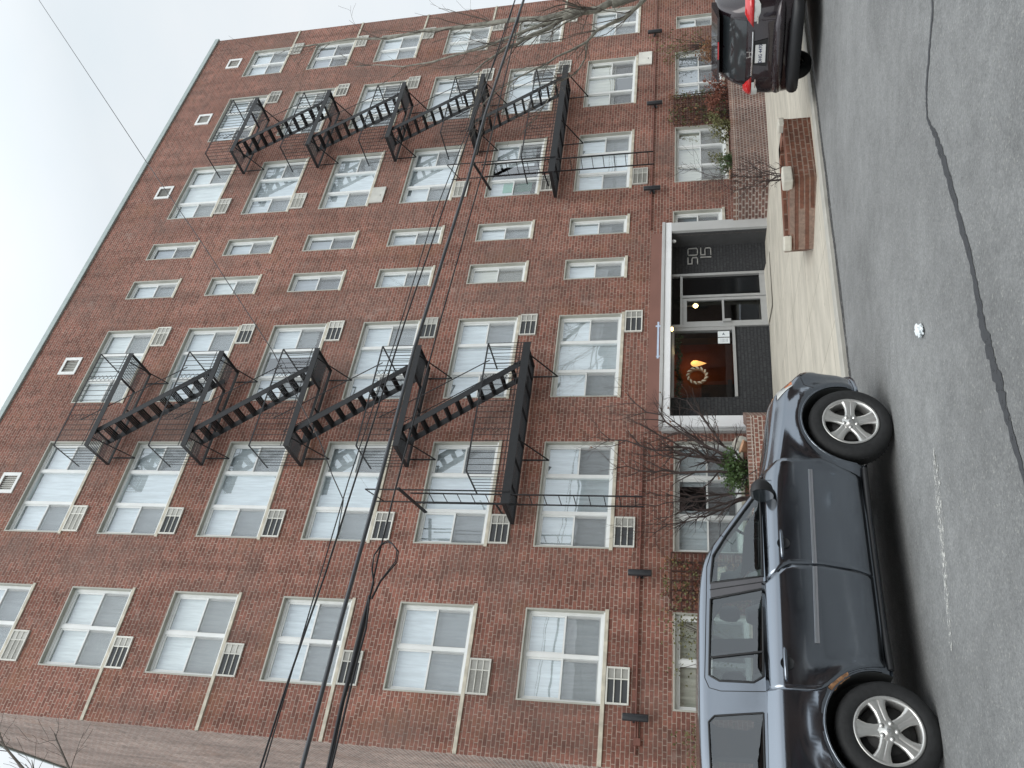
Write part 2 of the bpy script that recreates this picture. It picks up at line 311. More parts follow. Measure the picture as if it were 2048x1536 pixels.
def m_concrete():
    m, t, b = mat('sidewalk_concrete'); lk = t.links.new; g = N(t, 'ShaderNodeNewGeometry'); sp = N(t, 'ShaderNodeSeparateXYZ'); lk(g.outputs['Position'], sp.inputs[0])
    mp_ = N(t, 'ShaderNodeMapping'); mp_.inputs['Scale'].default_value = (0.6, 2.6, 1); lk(g.outputs['Position'], mp_.inputs[0])
    n = N(t, 'ShaderNodeTexNoise', Scale=1.2, Detail=7.0, Roughness=0.6); lk(mp_.outputs[0], n.inputs['Vector'])
    cr = N(t, 'ShaderNodeValToRGB'); e = cr.color_ramp.elements; e[0].position = 0.3; e[0].color = (0.41, 0.385, 0.325, 1); e[1].position = 0.72; e[1].color = (0.60, 0.56, 0.475, 1); lk(n.outputs['Fac'], cr.inputs[0])
    # joints
    bt = N(t, 'ShaderNodeTexBrick'); bt.offset = 0.0; bt.inputs['Scale'].default_value = 1; bt.inputs['Brick Width'].default_value = 1.5; bt.inputs['Row Height'].default_value = 1.5
    bt.inputs['Mortar Size'].default_value = 0.008; bt.inputs['Color1'].default_value = (1, 1, 1, 1); bt.inputs['Color2'].default_value = (0.95, 0.95, 0.95, 1); bt.inputs['Mortar'].default_value = (0.50, 0.48, 0.44, 1)
    lk(g.outputs['Position'], bt.inputs['Vector'])
    x = N(t, 'ShaderNodeMix', data_type='RGBA', blend_type='MULTIPLY'); x.inputs['Factor'].default_value = 1; lk(cr.outputs[0], x.inputs[6]); lk(bt.outputs['Color'], x.inputs[7])
    ns_ = N(t, 'ShaderNodeTexNoise', Scale=5.0, Detail=7.0, Roughness=0.75); lk(g.outputs['Position'], ns_.inputs['Vector']); rs_ = N(t, 'ShaderNodeMapRange'); rs_.inputs['From Min'].default_value = .56; rs_.inputs['From Max'].default_value = .72; rs_.inputs['To Min'].default_value = 1.0; rs_.inputs['To Max'].default_value = .76
    lk(ns_.outputs['Fac'], rs_.inputs[0]); vs_ = N(t, 'ShaderNodeVectorMath', operation='SCALE'); lk(x.outputs[2], vs_.inputs[0]); lk(rs_.outputs[0], vs_.inputs['Scale'])
    lk(vs_.outputs[0], b.inputs['Base Color']); b.inputs['Roughness'].default_value = 0.85
    n2 = N(t, 'ShaderNodeTexNoise', Scale=60.0); lk(g.outputs['Position'], n2.inputs['Vector']); bp = N(t, 'ShaderNodeBump', Strength=0.3, Distance=0.004); lk(n2.outputs['Fac'], bp.inputs['Height']); lk(bp.outputs[0], b.inputs['Normal']); return m
MT['concrete'] = m_concrete()
MT['kerb'] = simple('kerb_concrete', (0.40, 0.39, 0.35), 0.85, var=0.15, scale=3, bump=0.3)

# ------------------------------------------------------------------ ground
def gx(x): return -0.02 * (x - 3)
def road_z(x, y):
    if y > -8.6: return gx(x) + 0.05 - 0.07 * (y + 8.6) / 2.2
    return gx(x) + 0.05 + 0.0 * y
XS_ = [-70, -20, -8, 0, 4, 8, 12, 16, 24, 40, 90]
mb = MB(); YS = [-19.4, -14, -11, -8.6, -7.5, -6.4]
mb.grid([[(x, y, road_z(x, y)) for x in XS_] for y in YS], smooth=False)
tag(mb.build('road', MT['asphalt']), kind='structure')
KT = 0.035; 
def walk_z(x, y): return gx(x) + KT + 0.04 * (y + 6.4)
mb = MB(); mb.grid([[(x, y, walk_z(x, y)) for x in XS_] for y in (-6.25, -3, 0.0, 0.45)], smooth=False)
tag(mb.build('sidewalk', MT['concrete']), kind='structure')
mb = MB(); x = -70.0
prof = [(-6.42, -0.06), (-6.415, KT - 0.012), (-6.40, KT), (-6.25, KT + 0.006)]
mb.grid([[(xx, y, gx(xx) + z) for (y, z) in prof] for xx in XS_], smooth=False)
tag(mb.build('kerb', MT['kerb']), kind='structure')
mb = MB(); mb.grid([[(x, y, walk_z(x, 0.4) - 0.03) for x in XS_] for y in (0.42, 60)], smooth=False)
tag(mb.build('ground', MT['soil']), kind='structure')
mb = MB(); mb.grid([[(x, y, gx(x) + 0.15) for x in XS_] for y in (-22.4, -19.4)], smooth=False)
tag(mb.build('far_sidewalk', MT['concrete']), kind='structure')

mb = MB(); mb.grid([[(x, y, gx(x) + 0.14) for x in XS_] for y in (-80, -22.4)], smooth=False)  # unseen dark yards, shaped to darken the grey car's door reflections
tag(mb.build('far_ground', MT['soil']), kind='structure')

def strip(name, pts, m, dz=0.004, label=None, cat=None, kind=None):
    mb = MB(); L_, R_ = [], []
    for k, (x, y, wd) in enumerate(pts):
        a = Vector(pts[max(k-1, 0)][:2]); b = Vector(pts[min(k+1, len(pts)-1)][:2]); d = (b - a).normalized(); n = Vector((-d.y, d.x))
        for lst, sgn in ((L_, 1), (R_, -1)):
            q = Vector((x, y)) + n * sgn * wd / 2 * random.uniform(0.62, 1.3); lst.append((q.x, q.y, road_z(q.x, q.y) + dz))
    mb.grid([L_, R_], smooth=False); o = mb.build(name, m); tag(o, label, cat, kind=kind); return o
def dens(pts, n=13):
    out = []
    for a, b in zip(pts[:-1], pts[1:]):
        for k in range(n):
            f = k / n; out.append(tuple(a[i] + (b[i] - a[i]) * f for i in range(3)))
    out.append(pts[-1]); return [(p[0] + random.uniform(-.008, .008), p[1] + random.uniform(-.008, .008), p[2]) for p in out]
MT['seal'] = simple('crack_seal', (0.040, 0.043, 0.048), 0.7, var=0.35, scale=9)
crack = dens([(8.6, -12.3, .07), (7.0, -11.75, .06), (6.15, -11.45, .06), (5.82, -10.98, .05), (5.62, -10.86, .03), (5.3, -10.93, .06), (4.97, -10.97, .09), (3.97, -11.0, .07), (3.48, -10.94, .10), (3.1, -10.96, .12), (2.64, -10.97, .06), (2.2, -11.0, .05), (1.0, -11.1, .05)])

def m_worn(name, col, thr):
    m, t, b = mat(name); lk = t.links.new; o = t.nodes['Material Output']; b.inputs['Base Color'].default_value = (*col, 1); b.inputs['Roughness'].default_value = 0.8
    g = N(t, 'ShaderNodeNewGeometry'); n = N(t, 'ShaderNodeTexNoise', Scale=26.0, Detail=6.0, Roughness=0.8); lk(g.outputs['Position'], n.inputs['Vector'])
    r = N(t, 'ShaderNodeMapRange'); r.inputs['From Min'].default_value = thr; r.inputs['From Max'].default_value = thr + 0.12; lk(n.outputs['Fac'], r.inputs[0])
    tr = N(t, 'ShaderNodeBsdfTransparent'); mi = N(t, 'ShaderNodeMixShader'); lk(r.outputs[0], mi.inputs[0]); lk(tr.outputs[0], mi.inputs[1]); lk(b.outputs[0], mi.inputs[2]); lk(mi.outputs[0], o.inputs[0]); return m
MT['worn'] = m_worn('worn_white_paint', (0.60, 0.60, 0.57), 0.485)
MT['sealw'] = m_worn('worn_crack_sealant', (0.050, 0.053, 0.058), 0.34)
strip('crack_sealant', crack, MT['sealw'], kind='structure')
strip('worn_road_marking', dens([(3.47, -9.54, .01), (3.33, -9.51, .13), (3.1, -9.44, .15), (2.82, -9.36, .13), (2.43, -9.22, .10), (2.1, -9.12, .05)]), MT['worn'], kind='structure')

MT['grime'] = m_worn('gutter_grime', (0.045, 0.045, 0.045), 0.42)
strip('gutter_grime', dens([(-4, -6.50, .14), (4, -6.50, .16), (9, -6.52, .18), (14, -6.5, .14), (30, -6.5, .14)], 12), MT['grime'], kind='structure')

# ------------------------------------------------------------------ the apartment building
H0, HP, WH = 3.561, 2.5992, 1.555
COLS = {'A': (25.389, 27.052, 2), 'B': (21.600, 24.058, 3), 'C': (17.761, 20.254, 3), 'D': (15.980, 16.659, 1), 'E': (14.393, 15.098, 1), 'F': (10.703, 13.189, 3), 'G': (6.964, 9.498, 3), 'H': (3.927, 5.678, 2)}
BX0, BX1, BD, ZR = 2.92, 28.12, 16.0, 20.02
bld = empty('apartment_building', (BX0, 0, 0), 'six storey red brick apartment building with white windows and a grey framed entrance', 'building')
def P(mb, name, mats, weld=False): 
    o = mb.build(name, mats, bld); o.location = (-BX0, 0, 0); return o
opens = []
for c, (a, b, n) in COLS.items():
    for r in range(6): opens.append((a, b, H0 + r*HP, H0 + r*HP + WH))
GW = [(3.93, 5.72, 0.92, 2.285, 2), (6.93, 9.50, 0.95, 2.30, 3), (16.16, 16.70, 1.10, 2.36, 1), (17.84, 20.24, 0.92, 2.33, 3), (21.68, 24.03, 0.93, 2.34, 3), (25.36, 26.08, 1.1, 2.32, 1)]
for g_ in GW: opens.append(g_[:4])
PX0, PX1, PZ1 = 10.05, 15.76, 2.38
opens.append((PX0, PX1, -1.0, PZ1))
VENTS = [(26.33, 18.74), (22.93, 18.74), (19.08, 18.74), (11.95, 18.74), (8.27, 18.72), (4.6, 18.72)]
for vx, vz in VENTS: opens.append((vx - 0.21, vx + 0.21, vz - 0.2, vz + 0.2))
xs = sorted({BX0, BX1} | {v for o in opens for v in o[:2]}); zs = sorted({-1.0, ZR} | {v for o in opens for v in o[2:]})
mb = MB()
for i in range(len(xs)-1):
    for j in range(len(zs)-1):
        cx, cz = (xs[i]+xs[i+1])/2, (zs[j]+zs[j+1])/2
        if any(o[0] < cx < o[1] and o[2] < cz < o[3] for o in opens): continue
        mb.face([(xs[i], 0, zs[j]), (xs[i+1], 0, zs[j]), (xs[i+1], 0, zs[j+1]), (xs[i], 0, zs[j+1])])
for (a, b, c, d) in opens:                       # brick reveals
    if a == PX0: continue
    for q in (((a,0,c),(a,.26,c),(a,.26,d),(a,0,d)), ((b,0,c),(b,0,d),(b,.26,d),(b,.26,c)), ((a,0,d),(a,.26,d),(b,.26,d),(b,0,d)), ((a,0,c),(b,0,c),(b,.26,c),(a,.26,c))): mb.face(q)
P(mb, 'wall', MT['brick'])
SZ = 18.95
mb = MB(); mb.face([(BX0, 0, -1), (BX0, BD, -1), (BX0, BD, SZ), (BX0, 0.4, SZ), (BX0, 0.4, ZR), (BX0, 0, ZR)])
P(mb, 'side_wall', MT['brick_side'])
mb = MB(); mb.face([(BX1, 0, -1), (BX1, 0, ZR), (BX1, BD, ZR), (BX1, BD, -1)]); mb.face([(BX0, BD, -1), (BX1, BD, -1), (BX1, BD, ZR), (BX0, BD, ZR)])
mb.face([(BX0, .4, ZR), (BX1, .4, ZR), (BX1, .4, SZ), (BX0, .4, SZ)]); P(mb, 'rear_wall', MT['brick_side'])
mb = MB(); mb.face([(BX0, .1, SZ-.1), (BX1, .1, SZ-.1), (BX1, BD, SZ-.1), (BX0, BD, SZ-.1)]); P(mb, 'roof', MT['dark'])
mb = MB(); mb.box(BX0-.06, BX1+.06, -.06, .44, ZR, ZR+.17); mb.box(BX0-.05, BX0+.3, .45, BD, SZ, SZ+.10)
bevel(P(mb, 'coping', MT['coping']), .01)
# dark rooms behind the windows
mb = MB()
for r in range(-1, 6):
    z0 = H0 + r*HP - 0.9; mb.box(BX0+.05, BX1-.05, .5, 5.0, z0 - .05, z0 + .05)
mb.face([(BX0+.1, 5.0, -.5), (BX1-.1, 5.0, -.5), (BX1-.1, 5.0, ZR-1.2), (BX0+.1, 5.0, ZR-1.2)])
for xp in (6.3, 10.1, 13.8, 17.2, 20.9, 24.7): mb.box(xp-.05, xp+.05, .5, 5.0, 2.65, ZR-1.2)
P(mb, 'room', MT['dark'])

def units(wd, n):
    if n == 1: return [(0, wd)]
    if n == 2: return [(0, wd/2), (wd/2, wd)]
    a = wd * 0.325; return [(0, a), (a, wd-a), (wd-a, wd)]
def make_window(wd, ht, n, split_mid=True, variant=0, rnd=None):
    fr = 0.055; mbf = MB(); pane = MB(); scr = []; cur = MB()
    # aged aluminium lining of the opening, white frame inside it
    for q in ((0, .03, 0, ht), (wd-.03, wd, 0, ht)): mbf.box(q[0], q[1], -.006, .20, q[2], q[3], 1)
    mbf.box(.03, wd-.03, -.006, .20, ht-.03, ht, 1); mbf.box(.03, wd-.03, -.006, .20, 0, .03, 0)
    mbf.box(.03, .03+fr, .06, .17, .03, ht-.03); mbf.box(wd-.03-fr, wd-.03, .06, .17, .03, ht-.03)
    mbf.box(.03+fr, wd-.03-fr, .06, .17, ht-.03-fr, ht-.03); mbf.box(.03+fr, wd-.03-fr, .06, .17, .03, .03+fr)
    x0, x1, z0, z1 = .03+fr, wd-.03-fr, .03+fr, ht-.03-fr
    us = units(wd, n)
    for k, (a, b) in enumerate(us):
        a = max(a, x0) if k == 0 else a + .04; b = min(b, x1) if k == len(us)-1 else b - .04
        if k > 0: mbf.box(a-.08, a, .055, .17, z0, z1)
        mid = (z0 + z1) / 2 + 0.0; s = .034
        single = (n == 3 and k == 1 and not split_mid)
        def sash(xa, xb, za, zb, y):
            mbf.box(xa, xa+s, y, y+.035, za, zb); mbf.box(xb-s, xb, y, y+.035, za, zb); mbf.box(xa+s, xb-s, y, y+.035, zb-s, zb); mbf.box(xa+s, xb-s, y, y+.035, za, za+s)
            pane.face([(xa+s, y+.018, za+s), (xb-s, y+.018, za+s), (xb-s, y+.018, zb-s), (xa+s, y+.018, zb-s)])
        if single: pane.face([(a+.004, .10, z0+.004), (b-.004, .10, z0+.004), (b-.004, .10, z1-.004), (a+.004, .10, z1-.004)])
        else:
            sash(a, b, mid-.02, z1, .085); sash(a, b, z0, mid+.02, .125)
            sc1 = MB(); scr.append(sc1); sc1.face([(a+.01, .098, z0+.01), (b-.01, .098, z0+.01), (b-.01, .098, mid-.022), (a+.01, .098, mid-.022)])
    # curtains or blinds
    rows = []; N_ = max(8, int(wd*30)); amp = (0.004, 0.02, 0.012, 0.004, 0.015)[variant % 5]
    za, zb = ((0, ht), (0, ht), (ht*.18, ht), (0, ht), (ht*.42, ht))[variant % 5]
    seg = [(0, wd)] if variant % 5 not in (2,) else [(0, wd*.40), (wd*.62, wd)]
    for (a, b) in seg:
        xs_ = [a + (b-a)*i/N_ for i in range(N_+1)]
        ph = random.uniform(0, 6)
        cur.grid([[(x, .195 + amp*math.sin(x*38+ph) + amp*.5*math.sin(x*90+ph*2), z) for x in xs_] for z in (za, (za+zb)/2, zb)])
    def back(m_, only=None):
        m_.v = [(v[0], v[1]+.035 if v[1] > .04 else v[1], v[2]) for v in m_.v]
    for m_ in [mbf, pane, cur] + scr: back(m_)
    return mbf, pane, scr, cur
PROTO = {}
def place_window(x, z, wd, ht, n, split, variant, sillext=(0.03, 0.03), sill=True):
    key = (round(wd, 3), round(ht, 3), n, split, variant)
    if key not in PROTO:
        f, p, s_, c_ = make_window(wd, ht, n, split, variant)
        o = f.build('window', [MT['white'], MT['beige']], bld); p.build('pane', MT['glass'], o, keep=True)
        for q_ in s_: q_.build('screen', MT['screen'], o)
        c_.build('curtain', MT['curtain'], o); PROTO[key] = o; o.location = (x-BX0, 0, z)
    else:
        o = copy_tree(PROTO[key], bld, (x-BX0, 0, z))
        for ch in list(o.children):
            if ch.name.startswith('sill'): bpy.data.objects.remove(ch)
    if sill:
        k2 = ('sill', round(wd, 3), sillext)
        sm = MB().box(-sillext[0], wd+sillext[1], -.028, .05, -.075, -.002)
        so_ = sm.build('sill', MT['stone'], o); bevel(so_, .005)
    return o
def make_cover(kind):
    W_, H_ = .67, .42; f = MB()
    f.box(0, W_, -.045, -.005, 0, .03); f.box(0, W_, -.045, -.005, H_-.03, H_); f.box(0, .035, -.045, -.005, .03, H_-.03); f.box(W_-.035, W_, -.045, -.005, .03, H_-.03)
    xm = W_*.66
    f.box(xm, xm+.02, -.042, -.01, .03, H_-.03)
    for z in (H_*.35, H_*.65): f.box(.035, xm, -.040, -.01, z-.010, z+.010); f.box(xm+.02, W_-.035, -.040, -.01, z-.010, z+.010)
    g_ = MB(); g_.box(xm+.02, W_-.035, -.025, -.004, .03, H_-.03, 0); g_.box(.035, xm, -.02, -.004, .03, H_-.03, 1 if kind == 0 else 0)
    for i in range(14):
        xx = .05 + i*.028
        if xx < xm-.01 and kind: g_.box(xx, xx+.008, -.032, -.02, .03, H_-.03, 0)
    return f, g_
def make_blank():
    f = MB(); f.box(0, .67, -.05, -.005, 0, .42); g_ = MB(); g_.box(.25, .33, -.056, -.05, .10, .13); return f, g_
CP = {}
def place_cover(x, z, kind):
    if kind not in CP:
        f, g_ = make_cover(kind) if kind < 2 else make_blank()
        o = f.build('air_conditioner_cover', MT['acwhite'], bld); bevel(o, .004); g_.build('grille', [MT['acgrille'], MT['acdark']], o); CP[kind] = o
    else: o = copy_tree(CP[kind], bld)
    o.location = (x-BX0, 0, z)
ACX = {'A': 26.49, 'B': 23.50, 'C': 17.85, 'F': 12.57, 'G': 7.0, 'H': 3.96}
vr = random.Random(5)
for c, (a, b, n) in COLS.items():
    for r in range(6):
        split = n != 3
        v = vr.choice((0, 0, 1, 1, 3, 0, 4 if c in 'ABC' else 0))
        if (c, r) == ('C', 1): v = 2
        if (c, r) == ('F', 3): v = 2
        ext = (.03, .03)
        if c == 'H': ext = (round(a-BX0, 3), .03)
        if c == 'A': ext = (.03, round(BX1-b, 3))
        z = H0 + r*HP
        place_window(a, z, b-a, WH, n, split, v, ext)
        if c in ACX and not (c == 'A' and r == 0):
            k = 0 if c in 'GHF' else 1
            if (c, r) in (('B', 0), ('C', 3)): k = 2
            if (c, r) in (('G', 5), ('F', 5), ('H', 5), ('C', 5), ('H', 1)): k = 1
            place_cover(ACX[c], z - .505, k)
for i, (a, b, c, d, n) in enumerate(GW): place_window(a, c, b-a, d-c, n, True, (1, 2, 0, 3, 4, 0)[i])
# green cloth behind one window
mb = MB(); mb.box(18.15, 18.75, .20, .215, H0+HP+.25, H0+HP+1.1); P(mb, 'green_cloth', MT['stainless'])
# roof-space vents
for vx, vz in VENTS:
    f = MB(); f.box(-.29, .29, -.03, .0, .2, .27); f.box(-.29, .29, -.03, .0, -.27, -.2); f.box(-.29, -.2, -.03, .0, -.2, .2); f.box(.2, .29, -.03, .0, -.2, .2)
    o = f.build('vent', MT['white'], bld, (vx-BX0, 0, vz)); g_ = MB()
    for k in range(7): g_.box(-.19 + k*.057, -.165 + k*.057, .01, .03, -.2, .2)
    g_.box(-.21, .21, .04, .06, -.2, .2); g_.build('grille', MT['acgrille'], o)
# horizontal pipe with boxes
mb = MB(); mb.tube([(3.15, -.04, 2.915), (9.6, -.04, 2.95)], .018, 8); mb.tube([(16.0, -.04, 2.93), (27.6, -.04, 2.955)], .018, 8)
mb.box(3.30, 3.42, -.07, -.002, 2.83, 2.95); mb.tube([(3.42, -.04, 2.88), (3.75, -.04, 2.88)], .018, 6)
P(mb, 'conduit', MT['pipe'])
# ---- entrance
E_ = empty('entrance', (PX0-BX0, 0, 0)); E_.parent = bld
def PE(mb, name, mats): o = mb.build(name, mats, E_, keep='pane' in name); o.location = (-PX0, 0, 0); return o
mb = MB()
mb.box(9.76, 16.10, -.20, .0, PZ1+.16, 2.62, 0); mb.box(9.76, 16.10, -.17, .0, PZ1, PZ1+.16, 1)       # head
mb.box(9.76, 10.05, -.18, .40, -.5, PZ1, 1); mb.box(9.70, 9.76, -.12, .0, -.5, 2.56, 0)               # left jamb
mb.box(15.77, 16.08, -.18, .0, -.5, PZ1, 0); mb.box(15.765, 15.80, -.10, .02, -.5, PZ1, 1)
bevel(PE(mb, 'door_surround', [MT['portal'], MT['portal_white']]), .008)
mb = MB(); mb.box(9.76, 15.86, -.022, -.002, 2.62, 2.90); PE(mb, 'painted_lintel', MT['terracotta'])
mb = MB(); mb.box(11.75, 12.85, -.030, -.023, 2.655, 2.70); mb.box(12.7, 12.74, -.031, -.023, 2.62, 2.74); mb.box(11.80, 11.82, -.031, -.023, 2.60, 2.72); PE(mb, 'peeling_tape', MT['tape'])
mb = MB(); mb.face([(15.762, -.1, -.5), (15.762, .42, -.5), (15.762, .42, PZ1), (15.762, -.1, PZ1)]); PE(mb, 'recess_wall', MT['greywall'])
for a_ in ((14.72, 15.78, .40, .5, -.5, PZ1), (10.0, 10.93, .40, .5, -.5, PZ1), (10.93, 13.0, .40, .48, -.5, .90)): mb = MB(); mb.box(*a_); PE(mb, 'painted_brick_wall', MT['blackbrick'])
mb = MB(); mb.face([(10.0, -.1, PZ1-.001), (15.78, -.1, PZ1-.001), (15.78, .6, PZ1-.001), (10.0, .6, PZ1-.001)]); PE(mb, 'soffit', MT['greywall'])
mb = MB(); mb.box(10.93, 12.98, .36, .47, .90, .965); mb.box(12.88, 12.98, .37, .47, .965, PZ1); mb.box(10.93, 12.88, .40, .46, PZ1-.06, PZ1)
PE(mb, 'window_frame', MT['alu'])
mb = MB(); mb.face([(10.93, .43, .965), (12.88, .43, .965), (12.88, .43, PZ1-.06), (10.93, .43, PZ1-.06)]); PE(mb, 'lobby_window_pane', MT['lobbyglass'])
# door with sidelight
dz0 = .10
mb = MB(); mb.box(12.98, 13.06, .35, .45, -.1, PZ1); mb.box(13.93, 14.0, .35, .45, -.1, 2.18); mb.box(14.66, 14.74, .35, .45, -.1, PZ1); mb.box(13.06, 14.66, .36, .45, 2.12, 2.18); mb.box(14.0, 14.66, .37, .45, -.1, .26)
PE(mb, 'door_frame', MT['alu'])
D_ = MB(); D_.box(13.07, 13.16, .37, .42, .10, 2.11); D_.box(13.84, 13.92, .37, .42, .10, 2.11); D_.box(13.16, 13.84, .37, .42, 2.02, 2.11); D_.box(13.16, 13.84, .37, .42, .10, .27); D_.box(13.16, 13.84, .38, .42, 1.13, 1.18)
do = PE(D_, 'door', MT['alu'])
mb = MB(); mb.box(13.10, 13.17, .30, .37, .98, 1.17); mb.build('handle', MT['alu'], do)
mb = MB(); mb.face([(13.16, .40, .27), (13.84, .40, .27), (13.84, .40, 2.02), (13.16, .40, 2.02)]); mb.build('pane', MT['lobbyglass'], do, keep=True)
mb = MB(); mb.face([(14.0, .42, .26), (14.66, .42, .26), (14.66, .42, 2.12), (14.0, .42, 2.12)]); mb.box(13.06, 14.66, .42, .44, 2.18, PZ1); PE(mb, 'sidelight_pane', MT['darkglass'])
# lobby room
mb = MB(); mb.face([(10.9, 3.2, -.1), (16.5, 3.2, -.1), (16.5, 3.2, 2.6), (10.9, 3.2, 2.6)], 0); mb.face([(10.9, .5, .05), (16.5, .5, .05), (16.5, 3.2, .05), (10.9, 3.2, .05)], 1)
mb.face([(10.9, .5, 2.6), (16.5, .5, 2.6), (16.5, 3.2, 2.6), (10.9, 3.2, 2.6)], 1); mb.face([(10.9, .5, -.1), (10.9, 3.2, -.1), (10.9, 3.2, 2.6), (10.9, .5, 2.6)], 1); mb.face([(16.5, .5, -.1), (16.5, 3.2, -.1), (16.5, 3.2, 2.6), (16.5, .5, 2.6)], 1)
mb.box(11.5, 13.4, 3.1, 3.19, .9, 1.0, 1); mb.box(14.7, 16.4, 2.9, 3.19, .05, 2.6, 1); mb.box(12.4, 13.2, 3.05, 3.18, .05, 1.7, 1)
PE(mb, 'lobby', [MT['lobby'], MT['lobbydark']])
mb = MB(); mb.face([(14.7, -.35, walk_z(15, 0)+.005), (14.75, .38, .13), (13.0, .38, .13), (12.9, -.45, walk_z(13, 0)+.005)]); mb.face([(14.7, -.35, walk_z(15, 0)+.004), (14.75, .38, -.1), (14.75, .38, .13)]); mb.box(12.98, 14.74, .30, .40, -.1, .12)
PE(mb, 'threshold', MT['concrete'])
# digits, stroke built
def digit(mb, ch, x, z, wd, ht, y, r=.014):
    def pl(pts):
        q = [(x + px*wd, y, z + pz*ht) for px, pz in pts]
        for a, b in zip(q[:-1], q[1:]): mb.bar(a, b, .02, .024)
        for p in q: mb.box(p[0]-.012, p[0]+.012, y-.01, y+.01, p[2]-.012, p[2]+.012)
    if ch == '0': pl([(.15, 0), (.85, 0), (1, .1), (1, .9), (.85, 1), (.15, 1), (0, .9), (0, .1), (.15, 0)])
    if ch == '5': pl([(1, 1), (0, 1), (0, .58), (.8, .58), (1, .48), (1, .1), (.85, 0), (0, 0)])
    if ch == '1': pl([(.5, 0), (.5, 1)])
mb = MB(); digit(mb, '5', 15.10, 1.745, .22, .24, .375); digit(mb, '0', 15.41, 1.745, .24, .24, .375); digit(mb, '1', 15.27, 1.41, .1, .25, .375); digit(mb, '5', 15.41, 1.41, .24, .25, .375)
PE(mb, 'house_number', MT['digit'])
mb = MB(); mb.lathe([(0, -.0), (.035, -.0), (.05, -.05), (.03, -.10), (0, -.11)], (15.55, -.02, PZ1), n=12)
tag(mb.build('dome_camera', MT['portal_white']), 'small white dome camera under the entrance surround above the house number', 'security camera')
mb = MB(); mb.lathe([(0, 0), (.05, 0), (.055, -.03), (.035, -.05), (0, -.055)], (12.62, -.02, PZ1), n=12)
tag(mb.build('soffit_light', MT['bulb2']), 'small round lit lamp under the entrance surround above the lobby window', 'lamp')
# lobby lamp, ceiling lamp, wreath, notices
ll = empty('wall_lamp', (13.85, 2.95, 1.86), 'glowing orange teardrop lamp on the lobby wall behind the wreath', 'lamp')
mb = MB(); mb.lathe([(0, -.31), (.04, -.20), (.088, -.04), (.08, .05), (.04, .10), (0, .115)], n=16); o = mb.build('lamp_shade', MT['bulb'], ll)
mb = MB(); mb.box(-.03, .03, .02, .15, -.05, .05); mb.build('bracket', MT['blackmetal'], ll)
pl_ = bpy.data.lights.new('lobby_lamp_light', 'POINT'); pl_.energy = 4; pl_.color = (1, .5, .2); pl_.shadow_soft_size = .1; po = bpy.data.objects.new('lobby_lamp_light', pl_); COL.objects.link(po); po.parent = ll; po.location = (0, -.25, .1)
ll = empty('ceiling_lamp', (14.75, 1.6, 1.83), 'small yellow lit lamp on a stem seen through the glass entrance door', 'lamp')
mb = MB(); mb.lathe([(0, -.09), (.05, -.06), (.07, 0), (.03, .05), (0, .06)], n=12); mb.build('bulb', MT['bulb2'], ll); mb = MB(); mb.tube([(0, 0, .05), (0, 0, .55)], .012); mb.build('stem', MT['alu'], ll)
wr = empty('wreath', (11.50, .36, 1.79), 'round wreath of pale shells hanging inside the lobby window', 'wreath')
mb = MB(); mb.tube([(.20*math.cos(a*.3142), .0, .20*math.sin(a*.3142)) for a in range(21)], .035, 8); mb.build('ring', MT['leafb'], wr)
mb = MB()
for k in range(13):
    a = 2*math.pi*k/13; t_ = a + .9; c0 = Vector((.215*math.cos(a), -.03, .215*math.sin(a))); d = Vector((math.cos(t_), 0, math.sin(t_)))
    mb.tube([c0 - d*.055, c0 - d*.02 + Vector((0, -.02, 0)), c0 + d*.02 + Vector((0, -.02, 0)), c0 + d*.055], [.006, .022, .022, .006], 6)
MT['shell'] = simple('pale_shell', (0.50, 0.44, 0.33), 0.6)
mb.build('shells', MT['shell'], wr)
for k, (x0, lb) in enumerate(((12.68, 'white paper notice with a dark arrow taped inside the lobby glass beside the door'), (12.48, 'plain white paper notice taped inside the lobby glass, left of the arrow notice'))):
    nt_ = empty('paper_notice', (x0, .395, 1.03), lb, 'notice', 'paper notices on the lobby window')
    MB().box(0, .175, 0, .003, 0, .27).build('sheet', MT['paper'], nt_); mb = MB()
    if k == 0: mb.prism([(.05, .10), (.13, .14), (.05, .17), (.07, .135)], -.003, -.001)
    else:
        for q in range(6): mb.box(.03, .145, -.003, -.001, .05+q*.03, .055+q*.03)
    mb.build('print', MT['ink'], nt_)
# ---- wall lights
WL = [(3.735, 'leftmost'), (6.416, 'a'), (17.50, 'b'), (21.28, 'c'), (25.09, 'd')]
WLL = ['black cylinder wall light at the left end of the facade, beside the pipe box', 'black cylinder up and down wall light above the left ivy trellis', 'black cylinder up and down wall light right of the entrance surround',
       'black cylinder up and down wall light above the ivy trellis on the right', 'black cylinder wall light at the far right behind the tree branches']
wp = None
for (x, _), lb in zip(WL, WLL):
    if wp is None:
        wp = empty('wall_light', (x, -.16, 2.92), lb, 'wall light', 'cylinder wall lights along the facade')
        mb = MB(); mb.lathe([(0, -.225), (.062, -.225), (.065, -.21), (.065, .21), (.062, .225), (0, .225)], n=18); mb.build('barrel', MT['blackmetal'], wp)
        mb = MB(); mb.box(-.03, .03, .05, .155, -.03, .03); mb.box(-.055, .055, .13, .158, -.06, .06); mb.build('bracket', MT['blackmetal'], wp)
    else:
        c_ = copy_tree(wp, None, (x, -.16, 2.92 + (.06 if x > 25 else 0))); c_['label'] = lb

